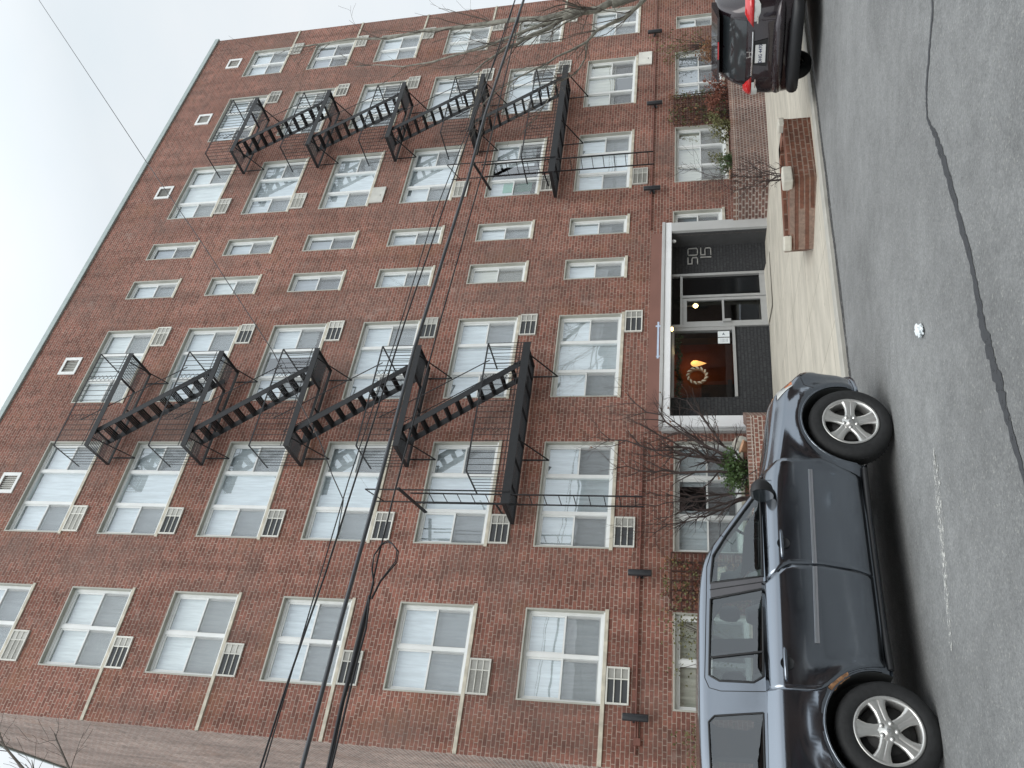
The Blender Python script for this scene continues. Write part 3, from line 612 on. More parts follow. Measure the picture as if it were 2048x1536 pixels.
# ------------------------------------------------------------------ fire escapes
def fire_escape(x0, label, ladder_x, lowext):
    fe = empty('fire_escape', (x0, 0, 5.6), label, 'fire escape', 'fire escapes on the facade')
    Wd, D = 2.78, 1.0
    zt = 0
    def plat(xa, xb):
        p = MB(); p.box(xa, xb, -D-.012, -D, -.10, .04); p.box(xa, xb, -.10, -.088, -.05, .02)
        for xe in (xa, xb-.012): p.box(xe, xe+.012, -D, -.09, -.06, .03)
        hole = (xa + .48, xa + 2.02) if xb - xa < 3 else None
        y = -D + .035
        while y < -.12:
            if hole and y < -.36:
                p.box(xa+.012, hole[0], y, y+.008, -.012, .010); p.box(hole[1], xb-.012, y, y+.008, -.012, .010)
            else: p.box(xa+.012, xb-.012, y, y+.007, -.002, .008)
            y += .046
        if hole:
            for q in hole: p.box(q-.006, q+.006, -D, -.36, -.06, .01)
            p.box(hole[0], hole[1], -.372, -.360, -.06, .01)
            for q in (hole[0]+.5, hole[0]+1.0): p.box(q-.006, q+.006, -.36, -.09, -.05, -.004)
        else:
            for f in (.15, .3, .45, .62, .78, .9): p.box(xa+(xb-xa)*f, xa+(xb-xa)*f+.012, -D, -.09, -.055, -.006)
        return p
    def rail(xa, xb, zr=.88, left=True, right=True, short=None):
        q = MB(); yb = -D - .006
        q.bar((xa, yb, zr), (xb, yb, zr), .012, .035)
        for z in (.10, .62): q.bar((xa, yb, z), (xb, yb, z), .008, .016) if z < .2 else None
        n = int(round((xb-xa)/.150))
        for i in range(n+1):
            x = xa + (xb-xa)*i/n; q.bar((x, yb, 0), (x, yb, zr), .010, .010)
        for xd in (xa + (xb-xa)*.30, xa + (xb-xa)*.72):
            for k in range(6):
                z = .14 + k*.12; q.bar((xd-.075, yb+.003, z), (xd+.075, yb+.003, z+.12), .006, .007); q.bar((xd+.075, yb+.003, z), (xd-.075, yb+.003, z+.12), .006, .007)
        for e, on in ((xa, left), (xb, right)):
            if not on: continue
            q.bar((e, yb, zr), (e, -.01, zr), .012, .035)
            for i in range(1, 8):
                y = yb + i*.125; q.bar((e, y, 0), (e, y, zr), .010, .010)
        return q
    p0 = r0 = None
    for k in range(5):
        z = k*HP
        if k == 0:
            p = plat(-lowext, Wd); p.box(-lowext, Wd, -D-.02, -D-.012, -.13, .05); p.build('platform', MT['iron'], fe)
            rail(-lowext+.75, Wd).build('railing', MT['iron'], fe)
        elif p0 is None:
            p0 = plat(0, Wd).build('platform', MT['iron'], fe, (0, 0, z)); r0 = rail(0, Wd).build('railing', MT['iron'], fe, (0, 0, z))
        else:
            for o in (p0, r0): c_ = o.copy(); COL.objects.link(c_); c_.parent = fe; c_.location = (0, 0, z)
        for e in (.25, Wd-.25): b = MB(); b.bar((e, -D+.05, -.05), (e, -.01, -.62), .012, .035); b.bar((e, -.012, -.62), (e, -.012, .02), .035, .012); b.build('bracket', MT['iron'], fe, (0, 0, z))
    s0 = None
    for k in range(4):
        s = MB(); xb_, xt = 2.28, .42; zb_, zt_ = .02, HP + .02
        for y in (-.93, -.42): s.bar((xb_, y, zb_), (xt, y, zt_), .009, .145)
        n = 11
        for i in range(1, n):
            f = i/n; x = xb_ + (xt-xb_)*f; z = zb_ + (zt_-zb_)*f
            [s.box(x-.088+q*.046, x-.056+q*.046, -.92, -.43, z-.005, z+.006) for q in range(4)]; s.box(x-.09, x-.082, -.92, -.43, z-.028, z+.008); s.box(x+.080, x+.088, -.92, -.43, z-.020, z+.008)
        o = s.build('stair', MT['iron'], fe, (0, 0, k*HP))
        h = MB()
        for y in (-.95, -.40):
            a = (xb_-.25, y, .95); b = (xt+.3, y, HP+.75 - .25); h.bar((xb_+.05, y, .80), (xt+.35, y, HP+.55), .012, .02)
            h.bar((xb_-.05, y, .0), (xb_-.05, y, .95), .01, .012); h.bar((xt+.35, y, HP-.2), (xt+.35, y, HP+.55), .01, .012)
        h.build('handrail', MT['iron'], o)
    # drop ladder hung at the left end, perpendicular to the wall
    l = MB(); lx = ladder_x
    for y in (-.98, -.56): l.bar((lx, y, -2.75), (lx, y, 2.0), .018, .034); 
    z = -2.6
    while z < 1.9: l.tube([(lx, -.98, z), (lx, -.56, z)], .009, 6); z += .30
    l.build('drop_ladder', MT['iron'], fe)
    l = MB()
    for y in (-1.03, -.50): l.tube([(lx+.05, y, -.1), (lx+.05, y, 3.0)], .016, 6)
    l.tube([(lx+.05, -1.03, 3.0), (lx+.05, -.50, 2.75)], .012, 6); l.bar((lx+.05, -1.1, 2.25), (lx+.05, -.02, 1.95), .03, .07)
    l.bar((lx+.05, -.5, .3), (lx+.05, -.02, .25), .02, .04); l.build('ladder_guide', MT['iron'], fe)
    return fe
fire_escape(8.76, 'black iron fire escape with zigzag stairs on the left half of the facade', -1.13, 1.35)
fire_escape(19.60, 'black iron fire escape with zigzag stairs on the right half, partly behind branches', -1.60, 2.15)

# ------------------------------------------------------------------ vegetation helpers
def leafset(mb, c, r, n, size, rnd, flat=1.0, m=0):
    for _ in range(n):
        u = Vector((rnd.gauss(0, 1), rnd.gauss(0, 1), rnd.gauss(0, 1)))
        if u.length < 1e-6: continue
        u.normalize(); p = Vector(c) + Vector((u.x*r[0], u.y*r[1], u.z*r[2])) * (rnd.random() ** .45)
        a = Vector((rnd.uniform(-1, 1), rnd.uniform(-1, 1), rnd.uniform(-.6, 1))).normalized(); b = a.orthogonal().normalized(); b.rotate(Matrix.Rotation(rnd.uniform(0, 6.28), 3, a))
        s = size * rnd.uniform(.6, 1.4); q = a.cross(b)
        mb.face([p, p + b*s*.4 + q*s*.35, p + b*s, p + b*s*.4 - q*s*.35], m)
def grow(mb, p, d, ln, r, depth, rnd, spread=.55, upb=.15, nsub=3, n=5, tip=None, minr=.0025, wig=.16):
    pts = [Vector(p)]; rs = [r]; d = Vector(d).normalized(); steps = max(4, int(ln/.22)); steps = min(steps, 12)
    for i in range(steps):
        d = (d + Vector((rnd.gauss(0, wig), rnd.gauss(0, wig), rnd.gauss(0, wig) + upb*.25))).normalized()
        pts.append(pts[-1] + d*ln/steps); rs.append(max(r*(1 - .72*(i+1)/steps), minr))
    mb.tube(pts, rs, n, cap=False)
    if tip is not None and depth == 0: tip.append(pts[-1])
    if depth > 0:
        for k in range(nsub):
            i = min(len(pts)-1, int(steps*(.22 + .78*(k + rnd.random()*.8)/nsub)))
            ax = Vector((rnd.gauss(0, 1), rnd.gauss(0, 1), rnd.gauss(0, .7))).normalized()
            dd = (d*1.0 + ax*spread*1.6 + Vector((0, 0, upb))).normalized()
            grow(mb, pts[i], dd, ln*rnd.uniform(.45, .72), rs[i]*.62, depth-1, rnd, spread, upb, nsub, max(3, n-1), tip, minr, wig)

# street tree at the right: trunk just outside the photo, limbs reach in
rnd = random.Random(11)
tr_ = empty('street_tree', (18.9, -5.2, walk_z(18.9, -5.2)), 'bare mottled street tree whose limbs cross the right side of the facade', 'tree')
O = Vector(tr_.location); mb = MB()
def loc(p): return Vector(p) - O
trunk = [(18.9, -5.2, -.3), (18.85, -5.15, 1.2), (18.7, -5.1, 2.6), (18.35, -5.05, 3.6)]
mb.tube([loc(p) for p in trunk], [.24, .20, .17, .15], 12); mb.build('trunk', MT['barkpale'], tr_)
limbs = [
  ([(18.35, -5.05, 3.6), (18.15, -5.0, 4.1), (17.95, -5.0, 4.75), (17.4, -5.0, 5.45), (16.9, -5.1, 5.9), (16.2, -5.2, 6.3), (15.5, -5.3, 7.0)], [.15, .13, .10, .075, .055, .035, .015]),
  ([(18.7, -5.1, 2.5), (18.1, -5.0, 3.0), (17.6, -4.95, 3.6), (17.05, -4.9, 4.1), (16.6, -4.9, 4.75), (16.2, -4.9, 5.2), (15.6, -4.9, 5.9), (15.0, -4.9, 6.3)], [.11, .085, .07, .055, .04, .032, .022, .010]),
  ([(18.2, -5.0, 4.0), (18.25, -4.9, 5.2), (18.5, -4.8, 6.8), (18.7, -4.7, 8.4), (18.9, -4.6, 10.4), (19.0, -4.5, 12.0)], [.13, .11, .09, .07, .05, .025]),
  ([(17.95, -5.0, 4.8), (17.6, -4.9, 6.0), (17.3, -4.8, 7.2), (17.2, -4.7, 8.6), (17.6, -4.6, 10.0)], [.08, .06, .045, .03, .012]),
  ([(17.05, -4.9, 4.1), (16.2, -4.7, 4.3), (15.4, -4.6, 4.9), (14.8, -4.5, 5.2)], [.035, .028, .018, .008]),
  ([(18.15, -5.0, 4.1), (17.3, -5.3, 4.5), (16.5, -5.5, 5.2), (16.0, -5.6, 6.2)], [.05, .035, .022, .008])]
mbl = MB(); mbt = MB()
for li, (pts, rs) in enumerate(limbs):
    rs = [r_*.55 for r_ in rs]; P_ = [loc(p) for p in pts]; P_ = [P_[0]] + [q for a, b in zip(P_[:-1], P_[1:]) for q in (a.lerp(b, .5) + Vector((rnd.gauss(0, .05), rnd.gauss(0, .05), rnd.gauss(0, .05))), b)]; rs = [rs[0]] + [q for a, b in zip(rs[:-1], rs[1:]) for q in ((a+b)/2, b)]; mbl.tube(P_, rs, 9)
    nb = 5 if li in (2,) else 4
    for i in range(1, len(P_)):
        for k in range(2):
            f = rnd.random(); q = P_[i-1].lerp(P_[i], f); d = (P_[i]-P_[i-1]).normalized()
            if rnd.random() < .35: continue
            dd = (d*.7 + Vector((rnd.uniform(-1.0, .2), rnd.uniform(-.6, .6), rnd.uniform(-.3, .9)))*.8)
            grow(mbt, q, dd, rnd.uniform(.7, 1.6), max(rs[i]*.36, .009), 2, rnd, .5, .12, 2, 5, None, .003)
mbl.build('limbs', MT['barkpale'], tr_); mbt.build('twigs', MT['bark'], tr_)
# street tree at the left: only its top twigs reach into the photo
rnd = random.Random(4)
tl = empty('street_tree', (-.9, -4.2, walk_z(-1, -4.2)), 'bare thin twigged tree top in front of the building corner at the left', 'tree')
O = Vector(tl.location); mb = MB(); mb.tube([loc(p) for p in ((-.9, -4.2, -.2), (-.85, -4.2, 3), (-.6, -4.15, 6), (-.2, -4.1, 8.6))], [.17, .14, .11, .08], 10); mb.build('trunk', MT['bark'], tl)
mb = MB()
for pts, rs in (([(-.2, -4.1, 8.6), (.5, -4.05, 9.9), (1.25, -4.0, 11.0), (1.75, -4.0, 11.9), (1.95, -4, 12.6)], [.07, .045, .026, .014, .006]), ([(-.2, -4.1, 8.6), (.6, -4.2, 9.6), (1.35, -4.2, 10.3), (1.9, -4.2, 10.9)], [.05, .032, .02, .006]), ([(-.3, -4.1, 8.2), (-.9, -4, 10.5), (-1.1, -4, 12.5)], [.06, .04, .01])):
    P_ = [loc(p) for p in pts]; mb.tube(P_, rs, 7)
    for i in range(2, len(P_)):
        for k in range(4):
            q = P_[i-1].lerp(P_[i], rnd.random()); grow(mb, q, Vector((rnd.uniform(-.1, .9), rnd.uniform(-.5, .5), rnd.uniform(.1, 1))), rnd.uniform(.4, .8), max(rs[i]*.6, .006), 1, rnd, .55, .2, 3, 4, None, .003)
mb.build('limbs', MT['bark'], tl)

gr = empty('garland', (11.0, .52, 2.22), 'dark green garland hanging inside along the top of the lobby window', 'garland'); gm = MB(); rg = random.Random(2)
for k in range(26): leafset(gm, (k*.075, 0, .03*math.sin(k*.7)), (.07, .04, .07), 26, .05, rg)
gm.build('foliage', MT['leafg'], gr); gm = MB(); gm.tube([(k*.19, 0, .03*math.sin(k*1.8)) for k in range(11)], .012, 5); gm.build('cord', MT['twig'], gr)

# ------------------------------------------------------------------ planters
def wallrun(mb, pts, zb, z1, z2, th=.22):
    # pts: outer line (x,y); builds vertical wall with cap
    for (a, b) in zip(pts[:-1], pts[1:]):
        a3, b3 = Vector((*a, 0)), Vector((*b, 0)); d = (b3-a3).normalized(); n = Vector((-d.y, d.x, 0))*th
        for m, za, zb_, o_ in ((0, zb, z1, 0.0), (1, z1, z2, .006)):
            A = a3 - n.normalized()*o_; B = b3 - n.normalized()*o_; C_ = b3 + n; D_2 = a3 + n
            for q in ((A, B), (B, C_), (C_, D_2), (D_2, A)): mb.face([(q[0].x, q[0].y, za), (q[1].x, q[1].y, za), (q[1].x, q[1].y, zb_), (q[0].x, q[0].y, zb_)], m)
            mb.face([(p.x, p.y, zb_) for p in (A, B, C_, D_2)], m)
pr_ = empty('brick_planter', (16.5, -1.2, -.1), 'long purplish brick planter wall right of the entrance', 'planter', 'brick planters beside the entrance')
mb = MB(); wallrun(mb, [(15.98, -.06), (16.50, -1.20), (27.8, -1.20)], -.6, .73, .84); o = mb.build('brick_wall', [MT['brick_planter'], MT['brick_cap']], pr_); o.location = (-16.5, 1.2, .1)
mb = MB(); mb.face([(16.2, -.08, .72), (16.72, -1.02, .72), (27.7, -1.02, .72), (27.7, -.02, .72), (16.2, -.02, .72)]); o = mb.build('soil', MT['soil'], pr_); o.location = (-16.5, 1.2, .1)
pl2 = empty('brick_planter', (9.3, -1.2, .0), 'low brick planter wall left of the entrance behind the grey car', 'planter', 'brick planters beside the entrance')
MT['brick_planter2'] = brick('planter_brick_red', (0.25, 0.11, 0.085), (0.15, 0.065, 0.05), (0.42, 0.36, 0.31), bw=0.11, squash=2.0, sf=3)
mb = MB(); wallrun(mb, [(2.9, -1.2), (9.35, -1.2), (10.1, -.2)], -.4, .74, .85); o = mb.build('brick_wall', [MT['brick_planter2'], MT['brick_cap']], pl2); o.location = (-9.3, 1.2, 0)
mb = MB(); mb.face([(2.95, -1.0, .72), (9.25, -1.0, .72), (9.7, -.2, .72), (9.7, -.02, .72), (2.95, -.02, .72)]); o = mb.build('soil', MT['soil'], pl2); o.location = (-9.3, 1.2, 0)
# brick tree pit at the kerb
pit = empty('brick_tree_pit', (10.9, -5.6, -.1), 'low polygonal brick tree pit with white stones at the kerb', 'planter')
mb = MB(); pp = [(9.75, -5.35), (10.55, -6.12), (12.05, -6.12), (12.3, -5.3), (10.3, -4.75)]
wallrun(mb, pp + [pp[0]], -.35, .22, .30, .24); o = mb.build('brick_wall', [MT['brick_pit'], MT['brick_pit']], pit); o.location = (-10.9, 5.6, .1)
mb = MB(); mb.face([(x, y, .16) for x, y in pp]); o = mb.build('soil', MT['soil'], pit); o.location = (-10.9, 5.6, .1)
def rock(name, c, r, label, mt, seed, cat='stone', group=None):
    rr = random.Random(seed); bm = bmesh.new(); bmesh.ops.create_icosphere(bm, subdivisions=2, radius=1)
    for v in bm.verts: v.co = Vector((v.co.x*r[0], v.co.y*r[1], v.co.z*r[2])) * rr.uniform(.88, 1.1)
    me = bpy.data.meshes.new(name); bm.to_mesh(me); bm.free(); me.materials.append(mt); o = bpy.data.objects.new(name, me); COL.objects.link(o); o.location = c; tag(o, label, cat, group); return o
mb = MB(); mb.box(-.19, .19, -.09, .11, -.075, .075); o = mb.build('white_block', MT['whiterock']); bevel(o, .02, 2); o.location = (10.62, -6.08, .33); o.rotation_euler = (0, 0, .05); tag(o, 'white stone block on the front rim of the brick tree pit', 'stone', 'stones on the brick tree pit')
mb = MB(); mb.box(-.12, .12, -.09, .1, -.06, .06); o = mb.build('white_block', MT['whiterock']); bevel(o, .02, 2); o.location = (9.86, -5.38, .33); o.rotation_euler = (0, 0, -.75); tag(o, 'pale stone block on the left corner of the brick tree pit', 'stone', 'stones on the brick tree pit')
mb = MB(); mb.box(-.10, .10, -.08, .1, -.05, .05); o = mb.build('white_block', MT['whiterock']); bevel(o, .02, 2); o.location = (12.0, -6.05, .33); tag(o, 'pale stone block on the right corner of the brick tree pit', 'stone', 'stones on the brick tree pit')
rnd = random.Random(21)
def shrub(name, base, stems, label, mt, rad0=.012, depth=2, seed=1, cat='shrub', leaf=None, nsub=3):
    rr = random.Random(seed); e = empty(name, base, label, cat); O_ = Vector(base); mb = MB(); tips = []
    for (tx, ty, tz) in stems:
        T = Vector((tx, ty, tz)) - O_; ln = T.length; d = T.normalized(); mid = T*.5 + Vector((rr.uniform(-.1, .1), rr.uniform(-.1, .1), .12*ln*.3)); s0 = Vector((rr.uniform(-.06, .06), rr.uniform(-.05, .05), 0))
        pts = [s0.lerp(mid, f/4) for f in range(4)] + [mid.lerp(T, f/5) for f in range(6)]
        pts = [pts[0]] + [p + Vector((rr.gauss(0, .03*min(ln, 1.4)), rr.gauss(0, .03), rr.gauss(0, .03*min(ln, 1.4)))) for p in pts[1:]]
        rs = [max(rad0*(1-.8*i/len(pts)), .003) for i in range(len(pts))]; mb.tube(pts, rs, 6)
        for i in range(2, len(pts)):
            for _ in range(1 if depth < 2 else 2):
                dd = (pts[i]-pts[i-1]).normalized() + Vector((rr.gauss(0, .6), rr.gauss(0, .5), rr.gauss(0, .5))); grow(mb, pts[i], dd, ln*rr.uniform(.14, .30), rs[i]*.7, depth-1, rr, .5, .1, nsub, 4, tips, .0022)
    mb.build('branches', mt, e)
    if leaf:
        lm = MB()
        for t_ in tips:
            if rr.random() < leaf[1]: leafset(lm, t_, (.05, .05, .05), 2, leaf[2], rr)
        if lm.f: lm.build('leaves', leaf[0], e)
    return e
shrub('bare_shrub', (8.4, -.65, .72), [(9.75, -.6, 2.45), (10.2, -.7, 3.3), (9.3, -.6, 3.85), (8.45, -.7, 3.4), (9.9, -1.0, 1.95), (9.4, -.8, 3.0), (8.8, -.6, 2.9)], 'bare multi-stemmed shrub rising behind the hood of the grey car', MT['twig'], .032, 3, 3, leaf=(MT['leafb'], .05, .05), nsub=2)
shrub('bare_shrub', (7.95, -.55, .72), [(7.0, -.5, 3.0), (7.3, -.6, 2.7), (7.6, -.5, 3.1), (7.1, -.7, 2.3), (7.9, -.6, 2.9)], 'smaller bare shrub left of the evergreen, in front of the triple window', MT['twig'], .02, 2, 8, nsub=3)
shrub('bare_shrub', (11.35, -5.45, .14), [(11.7, -5.3, 1.5), (11.9, -5.3, 1.9), (11.4, -5.2, 1.3), (11.2, -5.4, 1.05), (12.1, -5.2, 1.2), (11.6, -5.5, .95), (11.9, -5.4, .8)], 'bare arching shrub growing in the brick tree pit', MT['twig'], .010, 2, 5, nsub=2)
def bush(name, base, rx, n, size, mt, label, seed, cat='bush', clumps=9):
    rr = random.Random(seed); e = empty(name, base, label, cat); lm = MB(); sm = MB()
    for k in range(clumps):
        c = Vector((rr.uniform(-.7, .7)*rx[0], rr.uniform(-.6, .6)*rx[1], rx[2]*(.5 + rr.uniform(-.3, 1.15)))); s_ = rr.uniform(.32, .6)
        leafset(lm, c, (rx[0]*s_, rx[1]*s_, rx[2]*s_), n//clumps, size, rr); sm.tube([(0, 0, 0), c*.5, c], [.012, .008, .004], 4)
    lm.build('foliage', mt, e); sm.build('stems', MT['twig'], e); return e
bush('evergreen_bush', (8.28, -.8, .70), (.48, .3, .42), 1600, .055, MT['leafg'], 'dark green evergreen bush in the left planter behind the windscreen of the grey car', 2, clumps=14)
bush('evergreen_bush', (17.35, -1.0, .70), (.36, .25, .26), 700, .045, MT['leafg'], 'small round green bush on the right planter near the entrance', 6)
bush('olive_bush', (18.9, -.9, .70), (.55, .3, .40), 900, .06, MT['leafo'], 'loose olive leafed bush in front of the window right of the entrance', 9, clumps=12)
bush('olive_bush', (17.9, -.6, .70), (.45, .25, .42), 420, .05, MT['leafo'], 'thin olive twiggy bush between the small round bush and the loose one', 19, clumps=12)
bush('rust_bush', (20.6, -.8, .70), (.75, .35, .42), 1500, .055, MT['leafr'], 'rusty red leafed bush below the right trellis', 10, clumps=14)
bush('rust_bush', (22.8, -.7, .70), (.6, .3, .50), 800, .06, MT['leafb'], 'brown leafed bush in front of the far right triple window', 13, clumps=12)
bush('pale_bush', (21.9, -1.0, .70), (.5, .2, .16), 500, .05, MT['leafo'], 'low grey green plant on the wall top behind the dark parked car', 14)
o = bush('ivy', (5.0, -.25, 1.0), (.7, .12, .9), 360, .05, MT['leafo'], 'thin olive vine on the wall left of the left trellis', 15, 'vine', clumps=14)
bush('ivy', (3.3, -.2, 1.2), (.5, .12, .6), 420, .055, MT['leafo'], 'olive vine climbing the left corner of the facade', 16, 'vine', clumps=12)
rock('white_boulder', (9.1, -.55, .93), (.17, .12, .19), 'large whitish lump of stone behind the left planter wall', MT['whiterock'], 3)
mb = MB(); mb.lathe([(0, 0), (.10, 0), (.15, .26), (.165, .26), (.165, .30), (.13, .30), (.12, .2), (0, .2)], n=20); o = mb.build('clay_pot', MT['clay']); o.location = (8.70, -.98, .74); o.scale = (.8, .8, .8); o.rotation_euler = (.2, .25, 0); tag(o, 'tilted clay flower pot on the left planter behind the car', 'flower pot')
mb = MB(); mb.lathe([(0, 0), (.07, 0), (.11, .17), (.12, .17), (.12, .2), (.09, .2), (.08, .12), (0, .12)], n=20); o = mb.build('clay_pot', MT['clay']); o.location = (16.95, -.9, .72); tag(o, 'small clay flower pot on the right planter beside the entrance', 'flower pot')
# trellises with climbing plants
def trellis(x0, x1, z0, z1, label, seed, nleaf, lm_):
    rr = random.Random(seed); e = empty('ivy_trellis', (x0, -.1, z0), label, 'trellis', 'ivy covered trellises'); m_ = MB(); W_ = x1-x0; H_ = z1-z0
    n = int(W_/.19)
    for i in range(n+1): m_.box(i*W_/n-.015, i*W_/n+.015, .02, .04, 0, H_)
    n = int(H_/.19)
    for i in range(n+1): m_.box(0, W_, 0, .02, i*H_/n-.015, i*H_/n+.015)
    m_.build('lattice', MT['trellis'], e); vines = MB(); lf = MB()
    for k in range(14):
        x = rr.uniform(0, W_); pts = [Vector((x, -.02, 0))]
        for i in range(9): pts.append(pts[-1] + Vector((rr.gauss(0, .09), rr.gauss(0, .012), H_/8.5)))
        vines.tube(pts, [.009*(1-.08*i) for i in range(10)], 5)
        for i in range(1, 10): leafset(lf, pts[i], (.13, .06, .10), nleaf//126 + 1, .05, rr, m=rr.choice((0, 0, 1, 2)))
    vines.build('vine', MT['twig'], e); lf.build('leaves', lm_, e); return e
trellis(5.74, 6.90, .75, 2.33, 'dark lattice trellis with sparse olive and brown ivy left of the triple ground floor window', 31, 1100, [MT['leafo'], MT['leafb'], MT['leafr']])
trellis(20.27, 21.66, .75, 2.36, 'dark lattice trellis with ivy between the two triple windows right of the entrance', 32, 900, [MT['leafo'], MT['leafb'], MT['leafg']])
o = bush('ivy', (24.0, -.2, 1.3), (1.1, .12, 1.0), 500, .055, MT['leafo'], 'sparse olive ivy on the facade at the far right', 41, 'vine', clumps=18)

# ------------------------------------------------------------------ overhead cables
def cable(name, pts, r, mt, label, n=6, sag=.0):
    mb = MB(); P_ = [Vector(p) for p in pts]; out = []
    for a, b in zip(P_[:-1], P_[1:]):
        for k in range(6): out.append(a.lerp(b, k/6))
    out.append(P_[-1]); mb.tube(out, r, n); o = mb.build(name, mt); tag(o, label, 'cable', 'overhead cables along the street'); return o
Y = -6.5
cable('overhead_cable', [(-25, Y, 6.3), (-8, Y, 5.93), (1.4, Y, 5.86), (3, Y, 5.83), (4.7, Y, 5.77), (7, Y, 5.73), (10.6, Y, 5.50), (12.4, Y, 5.45), (16.2, Y, 5.17), (24, Y, 4.9), (60, Y, 6.5)], .026, MT['cablegrey'], 'thickest grey overhead cable crossing the middle of the facade', 10)
cable('overhead_cable', [(-25, Y, 5.9), (-8, Y, 5.6), (1.43, Y, 5.55), (2.43, Y, 5.57), (3.25, Y, 5.54), (3.75, Y, 5.55), (4.7, Y, 5.53), (7.5, Y, 5.43), (11, Y, 5.26), (16.2, Y, 5.18), (24, Y, 4.85), (60, Y, 6.3)], .011, MT['cable'], 'thin black overhead cable just below the thick grey one, carrying the loop')
cable('overhead_cable', [(-25, Y, 6.8), (-8, Y, 6.45), (1.36, Y, 6.33), (2.17, Y, 6.29), (3.53, Y, 6.18), (5.07, Y, 6.10), (7.56, Y, 5.98), (10.4, Y, 5.78), (16.25, Y, 5.36), (24, Y, 5.1), (60, Y, 6.7)], .012, MT['cable'], 'black overhead cable above the thick grey one')
cable('overhead_cable', [(-25, Y-.1, 6.9), (-8, Y, 6.42), (1.36, Y, 6.29), (3.1, Y, 6.25), (4.84, Y, 6.2), (7.1, Y, 6.06), (9.8, Y, 5.95), (14.8, Y, 5.42), (24, Y, 5.0), (60, Y, 6.6)], .008, MT['cable'], 'topmost thin black cable close above its thicker neighbour')
Z_ = [(x, Y-.05, z + (.05 if i % 2 else 0)) for i, (x, z) in enumerate(((-12, 6.1), (1.3, 6.02), (3.0, 5.98), (5, 5.9)))]
ct = cable('service_wire', [(4.0, Y, 6.15), (4.55, Y, 6.2), (4.91, Y, 6.45), (5.46, Y, 6.79), (7.05, Y, 8.0), (9.57, Y, 10.19), (11.97, Y, 12.33), (15.76, Y, 15.65), (19.27, Y, 18.73), (30, Y, 28.5)], .007, MT['cable'], 'single thin wire rising steeply across the facade to the sky'); ct['group'] = 'service wires'; 
# cable bundle with loop
lb = empty('cable_loop', (3.45, Y, 5.45), 'spare black cable coiled into a teardrop loop and tied to the thin cable', 'cable loop'); mb = MB()
for q in (0, 1):
    o_ = .012*q; pts = [(3.25, 5.50), (3.47, 5.44), (3.72, 5.29+o_), (3.86, 5.30+o_), (3.95, 5.39), (3.98+o_, 5.46), (3.94, 5.53), (3.80, 5.60-o_), (3.62, 5.58), (3.45, 5.52), (3.25, 5.53)]
    mb.tube([(x, Y-.02-.02*q, z) for x, z in pts] and [(x-3.45, -.02-.02*q, z-5.45) for x, z in pts], .008, 6)
mb.build('coil', MT['cable'], lb); mb = MB()
mb.tube([(-.15, -.01, .09), (-.5, 0, .10), (-1.0, 0, .11), (-1.4, 0, .13), (-2.2, 0, .12)], [.02, .035, .032, .024, .018], 8); mb.tube([(-.18, -.03, .08), (-.55, -.02, .04), (-1.0, -.02, .06), (-2.2, -.01, .08)], .012, 6)
mb.build('bundle', MT['cable'], lb)

# ------------------------------------------------------------------ neighbour at the right edge
nb = empty('neighbour_house', (28.5, 0.4, -.3), 'low neighbouring house with a dark green clad front at the right edge', 'building')
mb = MB(); mb.box(0, 9, 0, 10, 0, 5.6); mb.build('wall', MT['brick_side'], nb)
mb = MB(); mb.box(-.1, 9, -.22, -.002, 3.1, 5.9); 
for k in range(18): mb.box(k*.5, k*.5+.04, -.25, -.22, 3.1, 5.9)
mb.build('green_cladding', MT['green'], nb)
mb = MB(); mb.box(.5, .62, -.36, -.26, .0, 5.8); mb.box(.42, .75, -.42, -.26, 5.2, 5.5); mb.build('downpipe', MT['portal_white'], nb)

# ------------------------------------------------------------------ unseen houses added opposite for dark reflections in glass and paint
for k, (hx, hw, hh) in enumerate(((-26, 13, 7.0), (-12, 13, 8.2), (2, 13, 7.4), (16, 14, 8.0), (31, 14, 7.2))):
    hb = empty('unseen_row_house', (hx, -25, .2), ('westernmost ', 'second ', 'middle ', 'fourth ', 'easternmost ')[k] + 'unseen brick row house added across the street for its reflection', 'house', 'unseen row houses added across the street')
    mb = MB(); mb.box(0, hw, -9, 0, 0, hh); mb.build('wall', MT['brick_planter'], hb)
    mb = MB(); mb.box(-.1, hw+.1, -9.2, .25, hh, hh+.3); mb.build('roof', MT['dark'], hb)
    for q in range(4):
        for zf in (1.0, 4.2): 
            wv = MB(); xx = 1.2 + q*(hw-2.6)/3.2; wv.box(xx, xx+1.2, 0.003, .06, zf, zf+1.5); wv.build('window', MT['tint'], hb)
